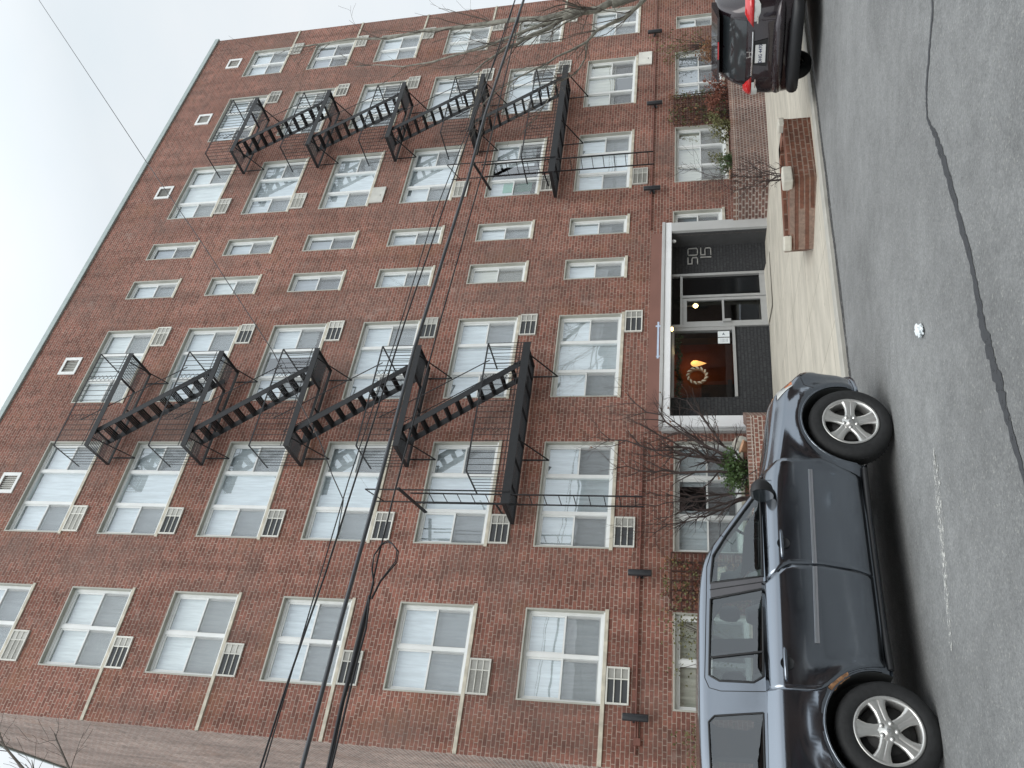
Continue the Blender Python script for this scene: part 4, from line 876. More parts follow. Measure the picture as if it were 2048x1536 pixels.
#CARS#
# ------------------------------------------------------------------ cars
def m_paint(name, col, metal=0.85, rough=0.28, coat=0.6):
    m, t, b = mat(name); lk = t.links.new
    b.inputs['Metallic'].default_value = metal; b.inputs['Coat Weight'].default_value = coat; b.inputs['Coat Roughness'].default_value = 0.03
    tcn = N(t, 'ShaderNodeTexCoord'); n = N(t, 'ShaderNodeTexNoise', Scale=900.0, Detail=1.0); n2 = N(t, 'ShaderNodeTexNoise', Scale=3.0, Detail=6.0, Roughness=0.7)
    lk(tcn.outputs['Object'], n.inputs['Vector']); lk(tcn.outputs['Object'], n2.inputs['Vector'])
    r = N(t, 'ShaderNodeMapRange'); r.inputs['From Min'].default_value = .3; r.inputs['From Max'].default_value = .7; r.inputs['To Min'].default_value = rough*.8; r.inputs['To Max'].default_value = rough*1.3
    lk(n2.outputs['Fac'], r.inputs[0]); lk(r.outputs[0], b.inputs['Roughness'])
    r2 = N(t, 'ShaderNodeMapRange'); r2.inputs['To Min'].default_value = .85; r2.inputs['To Max'].default_value = 1.15; v = N(t, 'ShaderNodeVectorMath', operation='SCALE'); v.inputs[0].default_value = col
    lk(n.outputs['Fac'], r2.inputs[0]); lk(r2.outputs[0], v.inputs['Scale']); lk(v.outputs[0], b.inputs['Base Color']); return m
MT['suvpaint'] = m_paint('slate_metallic_paint', (0.215, 0.240, 0.275), 1.0, .15, .6)
MT['plumpaint'] = m_paint('dark_plum_paint', (0.022, 0.014, 0.018), .4, .25, 1.0)
MT['rubber'] = simple('tyre_rubber', (0.020, 0.021, 0.022), 0.75, var=0.3, scale=30, bump=0.25, bscale=120)
MT['blackplastic'] = simple('black_plastic', (0.016, 0.017, 0.019), 0.5)
MT['gloss'] = simple('gloss_black_trim', (0.05, 0.045, 0.05), 0.15, coat=1.0)
MT['rim'] = simple('alloy_rim', (0.62, 0.62, 0.60), 0.30, 0.75, var=0.1, scale=10)
MT['rimdark'] = simple('brake_dark', (0.03, 0.03, 0.03), 0.6)
MT['chrome'] = simple('chrome', (0.75, 0.76, 0.78), 0.12, 1.0, var=0.02)
MT['trimsilver'] = simple('silver_side_trim', (0.40, 0.42, 0.45), 0.3, 0.7, var=0.03)
MT['amber'] = simple('amber_lens', (0.75, 0.20, 0.03), 0.15, coat=1.0)
MT['clearlens'] = simple('headlight_lens', (0.62, 0.64, 0.62), 0.12, coat=1.0)
MT['redlens'] = simple('red_lens', (0.55, 0.012, 0.015), 0.12, coat=1.0, emit=(0.9, 0.02, 0.02), es=0.0)
MT['plate'] = simple('licence_plate', (0.70, 0.71, 0.70), 0.4, var=0.03)
MT['plateink'] = simple('plate_ink', (0.03, 0.04, 0.10), 0.5)
MT['seat'] = simple('grey_seat_cloth', (0.16, 0.17, 0.175), 0.9)
MT['rust'] = simple('rusty_scrape', (0.34, 0.18, 0.09), 0.8, var=0.6, scale=40)
MT['cabin'] = simple('cabin_dark', (0.05, 0.055, 0.055), 0.85)

def interp(xs, ys, x):
    if x <= xs[0]: return ys[0]
    for i in range(len(xs)-1):
        if x <= xs[i+1]:
            f = (x-xs[i])/(xs[i+1]-xs[i])
            m0 = (ys[i+1]-ys[i-1])/(xs[i+1]-xs[i-1]) if i > 0 else (ys[1]-ys[0])/(xs[1]-xs[0])
            m1 = (ys[i+2]-ys[i])/(xs[i+2]-xs[i]) if i+2 < len(xs) else (ys[i+1]-ys[i])/(xs[i+1]-xs[i])
            h = xs[i+1]-xs[i]; s = (ys[i+1]-ys[i])/h
            if s == 0: m0 = m1 = 0
            else:
                m0 = 0 if m0/s < 0 else s*min(m0/s, 2.5); m1 = 0 if m1/s < 0 else s*min(m1/s, 2.5)
            return (2*f**3-3*f**2+1)*ys[i] + (f**3-2*f**2+f)*h*m0 + (-2*f**3+3*f**2)*ys[i+1] + (f**3-f**2)*h*m1
    return ys[-1]
class Body:
    """cross sections along x, right half side y>0: list of key names -> arrays"""
    def __init__(s, X, K, bulge=None): s.X = X; s.K = K; s.bulge = bulge
    def section(s, x, n=5):
        keys = [(interp(s.X, ky, x), interp(s.X, kz, x)) for ky, kz in s.K]
        out = [keys[0]]
        for i in range(len(keys)-1):
            p0 = keys[max(i-1, 0)]; p1 = keys[i]; p2 = keys[i+1]; p3 = keys[min(i+2, len(keys)-1)]
            for k in range(1, n+1):
                f = k/n; q = []
                for a in (0, 1):
                    t1 = (p2[a]-p0[a])*.30; t2 = (p3[a]-p1[a])*.30
                    q.append((2*f**3-3*f**2+1)*p1[a] + (f**3-2*f**2+f)*t1 + (-2*f**3+3*f**2)*p2[a] + (f**3-f**2)*t2)
                out.append((max(q[0], 0.0), q[1]))
        if s.bulge: out = [(y + s.bulge(x, z) * (1 if y > .5 else 0), z) for y, z in out]
        return out
    def W(s, x, z):
        sec = s.section(x); best = None
        for (y0, z0), (y1, z1) in zip(sec[:-1], sec[1:]):
            if (z0 <= z <= z1 or z1 <= z <= z0) and abs(z1-z0) > 1e-6 and max(y0, y1) > .35:
                y = y0 + (y1-y0)*(z-z0)/(z1-z0)
                if best is None or y > best: best = y
        return best if best is not None else max(y for y, z in sec)
    def mesh(s, x0, x1, step, m=0):
        rows = []; n = int((x1-x0)/step)
        for i in range(n+1):
            x = x0 + (x1-x0)*i/n; sec = s.section(x)
            rows.append([(x, -y, z) for y, z in sec] + [(x, y, z) for y, z in reversed(sec[1:-1] if sec[-1][0] < 1e-6 and sec[0][0] < 1e-6 else sec)])
        mb = MB(); mb.grid(rows, m, True, closed=True); mb.face(list(reversed(rows[0])), m); mb.face(rows[-1], m); return mb
def cutter(polys, arches, matl, ymax=1.3, tunnel_polys=()):
    cs = []
    for (cx, cz, r, yin, ww) in arches:
        mb = MB(); n = 40; pr_1 = [(cx + r*math.cos(2*math.pi*k/n), cz + r*math.sin(2*math.pi*k/n)) for k in range(n)]
        for sgn in (1, -1):
            mb = MB(); mb.prism(pr_1, sgn*yin, sgn*ymax); cs.append(mb)
    for p in tunnel_polys:
        mb = MB(); mb.prism(p, -ymax, ymax); cs.append(mb)
    return cs
def boolcut(o, cutters, matl):
    for mb in cutters:
        c = mb.build('cut_tmp', matl, o.parent, weld=True); md = o.modifiers.new('b', 'BOOLEAN'); md.operation = 'DIFFERENCE'; md.object = c; md.solver = 'EXACT'; md.material_mode = 'TRANSFER'
        bpy.context.view_layer.update()
        me = bpy.data.meshes.new_from_object(o.evaluated_get(bpy.context.evaluated_depsgraph_get())); o.modifiers.remove(md); old = o.data; o.data = me; bpy.data.meshes.remove(old); bpy.data.objects.remove(c)
def panel(B, poly, side, off, nx=14, nz=8, th=.0, flat=None):
    """surface patch: poly given as (left(z), right(z), z0, z1) functions"""
    l, r, z0, z1 = poly; rows = []
    for j in range(nz+1):
        z = z0 + (z1-z0)*j/nz; a, b = l(z), r(z)
        rows.append([(a+(b-a)*i/nx, side*(B.W(a+(b-a)*i/nx, z)+off), z) for i in range(nx+1)])
    mb = MB(); mb.grid(rows, 0, True); return mb
def pf(pts):                                    # piecewise linear x(z) through (x,z) points sorted by z
    pts = sorted(pts, key=lambda p: p[1])
    def f(z):
        if z <= pts[0][1]: return pts[0][0]
        for (x0, z0), (x1, z1) in zip(pts[:-1], pts[1:]):
            if z <= z1: return x0 + (x1-x0)*(z-z0)/max(z1-z0, 1e-6)
        return pts[-1][0]
    return f
def surf_tube(mb, B, pts, side, off, r, sub=8, n=5):
    out = []
    for (a, b) in zip(pts[:-1], pts[1:]):
        for k in range(sub): f = k/sub; x = a[0]+(b[0]-a[0])*f; z = a[1]+(b[1]-a[1])*f; out.append((x, side*(B.W(x, z)+off), z))
    x, z = pts[-1]; out.append((x, side*(B.W(x, z)+off), z)); mb.tube(out, r, n); return mb
def wheel(parent, x, y, z, side, R=.365, W_=.235, spokes=5, ph=0.0, rimr=.235, emblem=False, dup=None):
    w_ = empty('wheel', (x, y, z)); w_.parent = parent; s = side
    mb = MB(); hw = W_/2
    mb.lathe([(rimr-.01, -hw*.7), (rimr+.01, -hw*.92), (rimr+.05, -hw), (R-.035, -hw*.97), (R-.008, -hw*.80), (R, -hw*.55), (R, hw*.55), (R-.008, hw*.80), (R-.035, hw*.97), (rimr+.05, hw), (rimr+.01, hw*.92), (rimr-.01, hw*.7)], axis='y', n=56)
    for k in range(56):
        a = 2*math.pi*k/56
        for yy in (-.5, .25):
            p = Vector((R*math.cos(a), hw*(yy+.12), R*math.sin(a))); mb.bar(p, (R*math.cos(a+.05), hw*(yy+.45), R*math.sin(a+.05)), .012, .006)
    mb.build('tyre', MT['rubber'], w_)
    o_ = s*hw                                   # outer face plane
    mb = MB(); r = rimr
    mb.lathe([(r-.012, s*-hw*.6), (r, o_*.80), (r+.012, o_*.97), (r+.002, o_*1.0), (r-.012, o_*.95), (r-.022, o_*.55), (r-.03, -s*hw*.6)], axis='y', n=56)
    # hub
    mb.lathe([(.085, o_*.50), (.082, o_*.78), (.070, o_*.86), (.032, o_*.86), (.030, o_*.90), (0, o_*.91)], axis='y', n=32)
    for k in range(spokes):
        a0 = ph + 2*math.pi*k/spokes
        rows_ = []
        prof_s = [(.060, .050, .84), (.10, .043, .83), (.15, .046, .84), (.19, .060, .88), (r-.006, .082, .93)]
        for (rr_, hwid, yy) in prof_s:
            row = []
            for (f, dy, ed) in ((-1, -.22, 1.0), (-.92, -.02, .95), (-.5, .02, 1), (-.10, .0, 1), (0, -.035, 1), (.10, .0, 1), (.5, .02, 1), (.92, -.02, .95), (1, -.22, 1)):
                t_ = f*hwid; cx_, cz_ = rr_*math.cos(a0) - t_*math.sin(a0), rr_*math.sin(a0) + t_*math.cos(a0)
                if rr_ > r-.01:
                    q = math.hypot(cx_, cz_); cx_ *= (r-.004)/q; cz_ *= (r-.004)/q
                row.append((cx_, o_*(yy+dy), cz_))
            rows_.append(row)
        mb.grid(rows_, 0, True)
    for k in range(5):
        a = ph + 2*math.pi*(k+.5)/5 if spokes == 5 else ph + 2*math.pi*k/5; c = (.057*math.cos(a), 0, .057*math.sin(a))
        mb.lathe([(.019, o_*.80), (.019, o_*.865), (.012, o_*.868), (.011, o_*.93), (0, o_*.935)], c=c, axis='y', n=12)
    mb.build('rim', MT['rim'], w_)
    mb = MB(); mb.lathe([(0, o_*.1), (r-.035, o_*.1), (r-.03, -o_*.3)], axis='y', n=32); mb.lathe([(0, o_*.30), (.15, o_*.30), (.155, o_*.2)], axis='y', n=32); mb.build('brake_disc', MT['rimdark'], w_)
    if emblem:
        mb = MB(); yy = o_*.93
        for q in ((-.014, -.012, -.010, .012), (.014, .012, .010, -.012)): pass
        mb.bar((-.013, yy, -.015), (-.009, yy, .015), .005, .005); mb.bar((.013, yy, -.015), (.009, yy, .015), .005, .005); mb.bar((-.011, yy, 0), (.011, yy, 0), .005, .005); mb.build('emblem', MT['chrome'], w_)
    return w_

# ---- grey SUV (x forward, rear axle at 0, near side is -y)
suv = empty('parked_car', (1.70, -7.53, .055), 'slate grey SUV parked in the foreground with a scraped rear wheel arch', 'car'); suv.rotation_euler = (0, .0135, 0)
X = [-1.20, -1.12, -.9, -.4, .2, .9, 1.35, 1.75, 2.1, 2.4, 2.9, 3.08, 3.2, 3.32, 3.42, 3.50]
wM = [.62, .84, .945, .965, .975, .98, .98, .98, .975, .97, .955, .945, .915, .86, .76, .60]
zT = [1.12, 1.42, 1.66, 1.735, 1.755, 1.755, 1.70, 1.46, 1.235, 1.165, 1.10, 1.065, .985, .89, .83, .72]
zB = [1.06, 1.19, 1.225, 1.225, 1.215, 1.195, 1.18, 1.17, 1.15, 1.10, 1.03, 1.0, .92, .83, .76, .66]
zS = [.98, 1.05, 1.10, 1.105, 1.10, 1.09, 1.085, 1.08, 1.055, 1.00, .93, .90, .84, .77, .70, .60]
wB = [w_-.105 for w_ in wM]; wB[8:] = [w_-.13 for w_ in wM[8:]]
zR = [t - d for t, d in zip(zT, (.04, .10, .10, .08, .075, .07, .05, .035, .03, .03, .03, .03, .03, .03, .03, .03))]
wR = [.50, .66, .725, .745, .755, .755, .755, .78, .80, .76, .74, .72, .68, .60, .48, .34]
zb0 = [.42, .36, .34, .30, .27, .27, .27, .27, .26, .25, .25, .24, .24, .25, .28, .34]
cst = lambda v: [v]*len(X)
K = [(cst(0), zb0), ([w_*.86 for w_ in wM], zb0), ([w_-.115 for w_ in wM], [z+.03 for z in zb0]), ([w_-.065 for w_ in wM], [z+.13 for z in zb0]), ([w_-.030 for w_ in wM], [.55]*len(X)), (wM, [min(.80, s-.07) for s in zS]), ([w_-.010 for w_ in wM], zS),
     ([b+.012 for b in wB], [z-.012 for z in zB]), (wB, [z+.004 for z in zB]), (wR, zR), ([w_-.10 for w_ in wR], [(a+b*2)/3 for a, b in zip(zR, zT)]), ([w_*.5 for w_ in wR], [t-.012 for t in zT]), (cst(0), zT)]
ARC = [(0.0, .375), (2.70, .365)]
def bulge(x, z):
    v = 0
    for cx, cz in ARC:
        d = math.hypot(x-cx, z-cz)
        if z > .2: v += .042*math.exp(-((d-.455)/.075)**2) * (1 if z > .3 else .4)
    return v
SB = Body(X, K, bulge)
body = SB.mesh(-1.20, 3.50, .035).build('body', [MT['suvpaint'], MT['cabin']], suv, weld=True)
winF = [(1.99, 1.185), (1.185, 1.195), (1.145, 1.625), (1.40, 1.600), (1.60, 1.485), (1.97, 1.235)]
winR = [(1.075, 1.20), (1.0, 1.625), (.36, 1.64), (.315, 1.56), (.305, 1.30), (.35, 1.222)]
winQ = [(.075, 1.235), (.045, 1.60), (.0, 1.645), (-.62, 1.620), (-.74, 1.30), (-.66, 1.245)]
cuts = cutter([], [(0, .375, .43, .67, 0), (2.70, .365, .425, .62, 0)], None)
cv = MB(); cv.prism([(-.92, .88), (2.14, .88), (2.08, 1.10), (1.32, 1.63), (.9, 1.685), (-.70, 1.655), (-.90, 1.40)], -.655, .655); cuts.append(cv)
for pw in (winF, winR, winQ):
    for sg in (1, -1): mb = MB(); mb.prism(pw, sg*.60, sg*1.3); cuts.append(mb)
mb = MB(); mb.prism([(1.42, 1.52), (1.43, 1.85), (2.34, 1.42), (2.10, 1.125)], -.60, .60); cuts.append(mb)
boolcut(body, cuts, MT['cabin'])
for p in body.data.polygons: p.use_smooth = True
md = body.modifiers.new('es', 'EDGE_SPLIT'); md.split_angle = rad(38)
def window_patch(B, poly, side, off, mtl, name, parent, grow_=0.0):
    cx = sum(p[0] for p in poly)/len(poly); cz = sum(p[1] for p in poly)/len(poly)
    P2 = [(cx+(p[0]-cx)*(1+grow_), cz+(p[1]-cz)*(1+grow_*1.6)) for p in poly]; z0 = min(p[1] for p in P2); z1 = max(p[1] for p in P2)
    def edge(z, mode):
        xs_ = []
        for a, b in zip(P2, P2[1:]+P2[:1]):
            if (a[1]-z)*(b[1]-z) <= 0 and abs(a[1]-b[1]) > 1e-6: xs_.append(a[0]+(b[0]-a[0])*(z-a[1])/(b[1]-a[1]))
        return (min if mode == 0 else max)(xs_) if xs_ else cx
    e = 1e-4; mb = panel(B, (lambda z: edge(z, 0), lambda z: edge(z, 1), z0+e, z1-e), side, off, 8, 12); return mb.build(name, mtl, parent)
def frame_tube(B, poly, side, off, r, mtl, name, parent):
    mb = MB(); surf_tube(mb, B, poly + [poly[0]], side, off, r, 4, 6); return mb.build(name, mtl, parent)
for sd in (-1, 1):
    # door panels stand a few millimetres proud of the body so the shut lines show
    fd = panel(SB, (pf([(1.225, .33), (1.25, .45), (1.27, .72), (1.26, 1.0), (1.20, 1.08), (1.135, 1.178)]), pf([(2.15, .33), (2.21, .50), (2.285, .65), (2.285, 1.0), (2.24, 1.10), (2.20, 1.165)]), .33, 1.172), sd, .006, 24, 18)
    o = fd.build('front_door', MT['suvpaint'], suv); md = o.modifiers.new('s', 'SOLIDIFY'); md.thickness = .012; md.offset = 0
    arc = [(.43*math.cos(a)+.02, .375+.43*math.sin(a)) for a in (0.0, .3, .6, .85, 1.05)]
    rd = panel(SB, (pf([(.47, .33), (.455, .42), (.43, .52), (.38, .64), (.30, .73), (.25, .80), (.235, .90), (.235, 1.205)]), pf([(1.215, .33), (1.24, .45), (1.26, .72), (1.25, 1.0), (1.19, 1.08), (1.125, 1.178), (1.12, 1.21)]), .33, 1.205), sd, .006, 24, 18)
    o2 = rd.build('rear_door', MT['suvpaint'], suv); md = o2.modifiers.new('s', 'SOLIDIFY'); md.thickness = .012; md.offset = 0
    for d_o, hx in ((o, 1.44), (o2, .43)):
        hz = 1.035 if hx > 1 else 1.06
        mb = MB(); W0 = SB.W(hx, hz-.0)
        c0 = Vector((hx, sd*(W0+.004), hz)); mb.lathe([(0, .0), (.050, .0), (.052, .006)], c=(hx, 0, hz-.012), axis='y', n=20)
        mb.v = [(v[0], v[1]*sd + sd*(SB.W(v[0], v[2]) + .016), v[2]) for v in mb.v]; mb.build('handle_cup', MT['blackplastic'], d_o)
        mb = MB(); pts = [(hx-.125, .010), (hx-.10, .030), (hx, .040), (hx+.09, .030), (hx+.115, .012)]
        mb.tube([(px, sd*(SB.W(px, hz)+py+.016), hz+.004) for px, py in pts], [.010, .015, .016, .015, .010], 8); mb.build('handle', MT['suvpaint'], d_o)
    # side moulding
    for (a, b, d_o) in (((2.17, .755), (1.27, .785), o), ((1.245, .786), (.60, .815), o2)):
        rows = []
        for dz, oy in ((-.020, .008), (-.016, .019), (-.002, .017), (0, .013), (.002, .017), (.017, .019), (.021, .008)):
            rows.append([(a[0]+(b[0]-a[0])*k/12, sd*(SB.W(a[0]+(b[0]-a[0])*k/12, a[1]+(b[1]-a[1])*k/12)+oy), a[1]+(b[1]-a[1])*k/12+dz) for k in range(13)])
        mb = MB(); mb.grid(rows, 0, False); mb.build('side_moulding', MT['trimsilver'], d_o)
    # glazing
    frame_tube(SB, winF, sd, .002, .011, MT['blackplastic'], 'window_seal', suv)
    g1 = window_patch(SB, winF, sd, -.004, MT['carglass'], 'front_side_window', suv)
    g2 = window_patch(SB, winR, sd, -.003, MT['privacy'], 'rear_side_window', suv); frame_tube(SB, winR, sd, .003, .009, MT['blackplastic'], 'window_seal', suv)
    mb = MB(); surf_tube(mb, SB, [(.545, 1.22), (.50, 1.63)], sd, .006, .009, 8); mb.build('divider', MT['blackplastic'], g2)
    window_patch(SB, winQ, sd, -.003, MT['privacy'], 'quarter_window', suv); frame_tube(SB, winQ, sd, .002, .008, MT['blackplastic'], 'window_seal', suv)
    pil = panel(SB, (pf([(1.085, 1.195), (1.01, 1.625)]), pf([(1.178, 1.195), (1.138, 1.625)]), 1.195, 1.625), sd, .005, 4, 10).build('door_pillar', MT['gloss'], suv)
    mb = MB(); surf_tube(mb, SB, [(1.135, 1.19), (1.082, 1.63)], sd, .007, .004, 8, 4); mb.build('pillar_gap', MT['blackplastic'], pil)
    # upper door frame shut line and rear door edge
    mb = MB(); surf_tube(mb, SB, [(1.07, 1.66), (.34, 1.675), (.26, 1.64), (.235, 1.55), (.235, 1.21)], sd, .001, .0035, 8, 4); surf_tube(mb, SB, [(2.20, 1.165), (2.10, 1.29), (1.73, 1.475), (1.52, 1.595), (1.30, 1.655), (1.07, 1.66)], sd, .001, .0035, 8, 4); mb.build('shut_line', MT['blackplastic'], suv)
    # wheel arch lips
    for cx, cz, R_ in ((0, .375, .437), (2.70, .365, .432)):
        mb = MB(); out = []
        for k in range(25):
            a = rad(-2 + 184*k/24); x, z = cx + R_*math.cos(a), cz + R_*math.sin(a); out.append((x, sd*(SB.W(x, z)-.004), z))
        mb.tube(out, .010, 6); mb.build('arch_lip', MT['suvpaint'], suv)
    # rocker
    mb = MB(); out = [(x, sd*(SB.W(x, .34)-.03), .285) for x in (.46, .8, 1.3, 1.8, 2.24)]; mb.tube(out, .026, 8); mb.build('rocker_trim', MT['blackplastic'], suv)
    # mirror
    mi = MB(); my = sd*1.02; rows = []
    for k, (dx, sc_) in enumerate(((.085, .25), (.07, .62), (.03, .92), (-.02, 1.0), (-.055, .98))):
        rows.append([(1.93+dx, my + sd*.12*sc_*math.cos(a), 1.18 + .10*sc_*math.sin(a) + .012*math.cos(a)) for a in [2*math.pi*j/16 for j in range(16)]])
    mi.grid(rows, 0, True, closed=True); mi.face(rows[0]); mo = mi.build('mirror', MT['blackplastic'], suv)
    mb = MB(); mb.face([(1.874, p[1]*.985 + my*.015, p[2]) for p in rows[-1]]); mb.build('mirror_glass', MT['tint'], mo)
    mb = MB(); mb.bar((1.96, sd*.86, 1.19), (1.95, sd*.96, 1.17), .07, .06); mb.build('mirror_arm', MT['blackplastic'], mo)
    # corner lamp
    hl = panel(SB, (pf([(3.12, .84), (3.00, .99)]), pf([(3.24, .84), (3.16, .95), (3.11, .99)]), .845, .985), sd, .006, 8, 6).build('headlight', MT['clearlens'], suv)
    panel(SB, (pf([(3.14, .84), (3.11, .90)]), pf([(3.235, .84), (3.19, .92)]), .85, .915), sd, .010, 8, 4).build('indicator', MT['amber'], hl)
    panel(SB, (lambda z: -1.16, lambda z: -.98, .86, 1.16), sd, .004, 5, 6).build('tail_light', MT['redlens'], suv)
    mb = MB(); surf_tube(mb, SB, [(3.26, .76), (3.14, .74), (3.08, .66)], sd, .001, .004, 8, 4); mb.build('bumper_line', MT['blackplastic'], suv)
# rust and scrape on the near rear arch
mb = MB()
rr = random.Random(3); rows = []
for R_, oy in ((.424, -.006), (.440, .008), (.465, .009)):
    rows.append([((.0+(R_+rr.uniform(-.007, .007))*math.cos(rad(a))), -(SB.W(.0+R_*math.cos(rad(a)), .375+R_*math.sin(rad(a)))+oy), .375+(R_+rr.uniform(-.01, .01))*math.sin(rad(a))) for a in range(32, 57, 3)])
mb.grid(rows); mb.build('rusty_scrape', MT['rust'], suv)
# windscreen, rear screen, grille, wheels, cabin
mb = MB(); rows = []
for k in range(9):
    x = 1.36 + (2.16-1.36)*k/8; rows.append([(x, y, interp(X, zT, x) + .006 - .010*(y/.7)**2) for y in [(-.70-.04*k/8) + (1.4+.08*k/8)*j/8 for j in range(9)]])
mb.grid(rows); mb.build('windscreen', MT['carglass'], suv)
mb = MB(); mb.box(1.80, 2.12, -.64, .64, .885, 1.13); mb.box(1.55, 1.80, -.12, .12, .885, 1.02); bevel(mb.build('dashboard', MT['cabin'], suv), .04, 3)
mb = MB(); mb.box(3.47, 3.505, -.42, .42, .46, .64); mb.build('grille', MT['blackplastic'], suv)
mb = MB(); mb.box(3.502, 3.515, -.16, .16, .44, .54); mb.build('licence_plate', MT['plate'], suv)
for (hx, hy) in ((1.33, -.42), (1.33, .42), (.42, -.45), (.42, .45), (.42, 0)):
    s_ = empty('seat', (hx, hy, 1.2)); s_.parent = suv
    mb = MB(); mb.lathe([(0, .20), (.09, .19), (.125, .12), (.12, .04), (.06, .0), (0, 0)], n=16); mb.v = [(v[0]*.55, v[1], v[2]) for v in mb.v]; mb.build('headrest', MT['seat'], s_, (0, 0, .14))
    mb = MB(); mb.tube([(0, 0, -.3), (0, 0, -.05), (-.01, 0, .08)], [.22, .21, .12], 12); mb.v = [(v[0]*.5, v[1], v[2]) for v in mb.v]; mb.build('seat_back', MT['seat'], s_)
mb = MB(); mb.tube([(1.86+.04*math.sin(a*.3142), -.40+.17*math.cos(a*.3142), 1.24+.17*math.sin(a*.3142)) for a in range(21)], .014, 8); mb.build('steering_wheel', MT['blackplastic'], suv)
for (wx, wz, wy) in ((0, .365, -.855), (2.70, .365, -.855), (0, .365, .855), (2.70, .365, .855)):
    wheel(suv, wx, wy, wz, -1 if wy < 0 else 1, ph=(1.20 if wx > 1 else .30), emblem=(wy < 0))

# ---- dark plum hatchback (x forward, rear bumper at 0)
rc = empty('parked_car', (12.0, -7.43, -.15), 'dark plum hatchback seen from behind, parked beyond the brick tree pit', 'car'); rc.rotation_euler = (0, .02, 0)
X2 = [0.0, .06, .18, .45, .9, 1.5, 2.3, 2.7, 3.2, 3.7, 4.1, 4.3]
w2 = [.60, .76, .845, .885, .895, .895, .895, .89, .88, .85, .76, .55]
t2 = [.98, 1.12, 1.34, 1.56, 1.60, 1.61, 1.54, 1.38, 1.05, .98, .86, .70]
b2 = [.90, .98, 1.02, 1.03, 1.02, 1.0, .98, .97, .95, .90, .80, .66]
r2 = [.46, .58, .62, .60, .60, .61, .61, .66, .72, .68, .56, .38]
z0_ = [.40, .30, .26, .22, .20, .20, .20, .20, .20, .20, .22, .30]
zR2 = [t - d for t, d in zip(t2, (.03, .05, .07, .08, .07, .07, .07, .06, .03, .03, .03, .02))]
K2 = [([0]*12, z0_), ([w_*.85 for w_ in w2], z0_), ([w_-.05 for w_ in w2], [z+.06 for z in z0_]), ([w_-.01 for w_ in w2], [.48]*12), (w2, [min(.70, b-.12) for b in b2]), ([w_-.03 for w_ in w2], [b-.06 for b in b2]), ([w_-.075 for w_ in w2], b2), (r2, zR2), ([w_-.10 for w_ in r2], [(a+2*b)/3 for a, b in zip(zR2, t2)]), ([w_*.5 for w_ in r2], [t-.008 for t in t2]), ([0]*12, t2)]
RB = Body(X2, K2)
rb = RB.mesh(0, 4.3, .04).build('body', [MT['plumpaint'], MT['blackplastic']], rc, weld=True)
boolcut(rb, cutter([], [(.78, .33, .38, .55, 0), (3.39, .33, .38, .55, 0)], None, ymax=1.2), MT['blackplastic'])
for p in rb.data.polygons: p.use_smooth = True
md = rb.modifiers.new('es', 'EDGE_SPLIT'); md.split_angle = rad(38)
for sd in (-1, 1):
    window_patch(RB, [(2.55, 1.02), (2.35, 1.45), (1.4, 1.50), (1.38, 1.04)], sd, .004, MT['tint'], 'front_side_window', rc)
    window_patch(RB, [(1.32, 1.045), (1.34, 1.50), (.62, 1.46), (.50, 1.25), (.75, 1.06)], sd, .004, MT['tint'], 'rear_side_window', rc)
    for wx in (.78, 3.39): wheel(rc, wx, sd*.78, .325, sd, R=.325, W_=.21, rimr=.215, ph=.2)
    mb = MB(); surf_tube(mb, RB, [(1.36, .30), (1.38, .70), (1.36, 1.0), (1.35, 1.5)], sd, .001, .004, 8, 4); surf_tube(mb, RB, [(2.5, .30), (2.55, .7), (2.55, 1.0)], sd, .001, .004, 8, 4); mb.build('shut_line', MT['blackplastic'], rc)
    mb = MB(); mb.lathe([(0, .05), (.07, .04), (.08, -.03), (0, -.05)], c=(2.45, sd*.98, 1.05), axis='x', n=12); mb.build('mirror', MT['plumpaint'], rc)
def rearface(y, z): 
    # distance in x of the tail surface at height z and lateral y
    lo = 0.0
    for k in range(60):
        x = k*.012; sec = RB.section(x, 3); ym = 0; zt = sec[-1][1]
        w_ = RB.W(x, z) if z < zt - .01 else 0
        if z <= zt-.004 and w_ >= abs(y): return x
    return .6
def rearpatch(y0, y1, z0, z1, off, ny=10, nz=6):
    mb = MB(); mb.grid([[(rearface(y0+(y1-y0)*i/ny, z0+(z1-z0)*j/nz) - off, y0+(y1-y0)*i/ny, z0+(z1-z0)*j/nz) for i in range(ny+1)] for j in range(nz+1)], 0, True); return mb
rearpatch(-.52, .52, 1.09, 1.44, .012).build('rear_window', MT['tint'], rc)
mb = MB(); mb.prism([(.16, 1.53), (.16, 1.50), (.60, 1.52), (.62, 1.62), (.5, 1.62)], -.56, .56); o = mb.build('spoiler', MT['plumpaint'], rc); bevel(o, .015, 2)
mb = MB(); mb.box(.145, .16, -.15, .15, 1.505, 1.525); mb.build('brake_light', MT['redlens'], o)
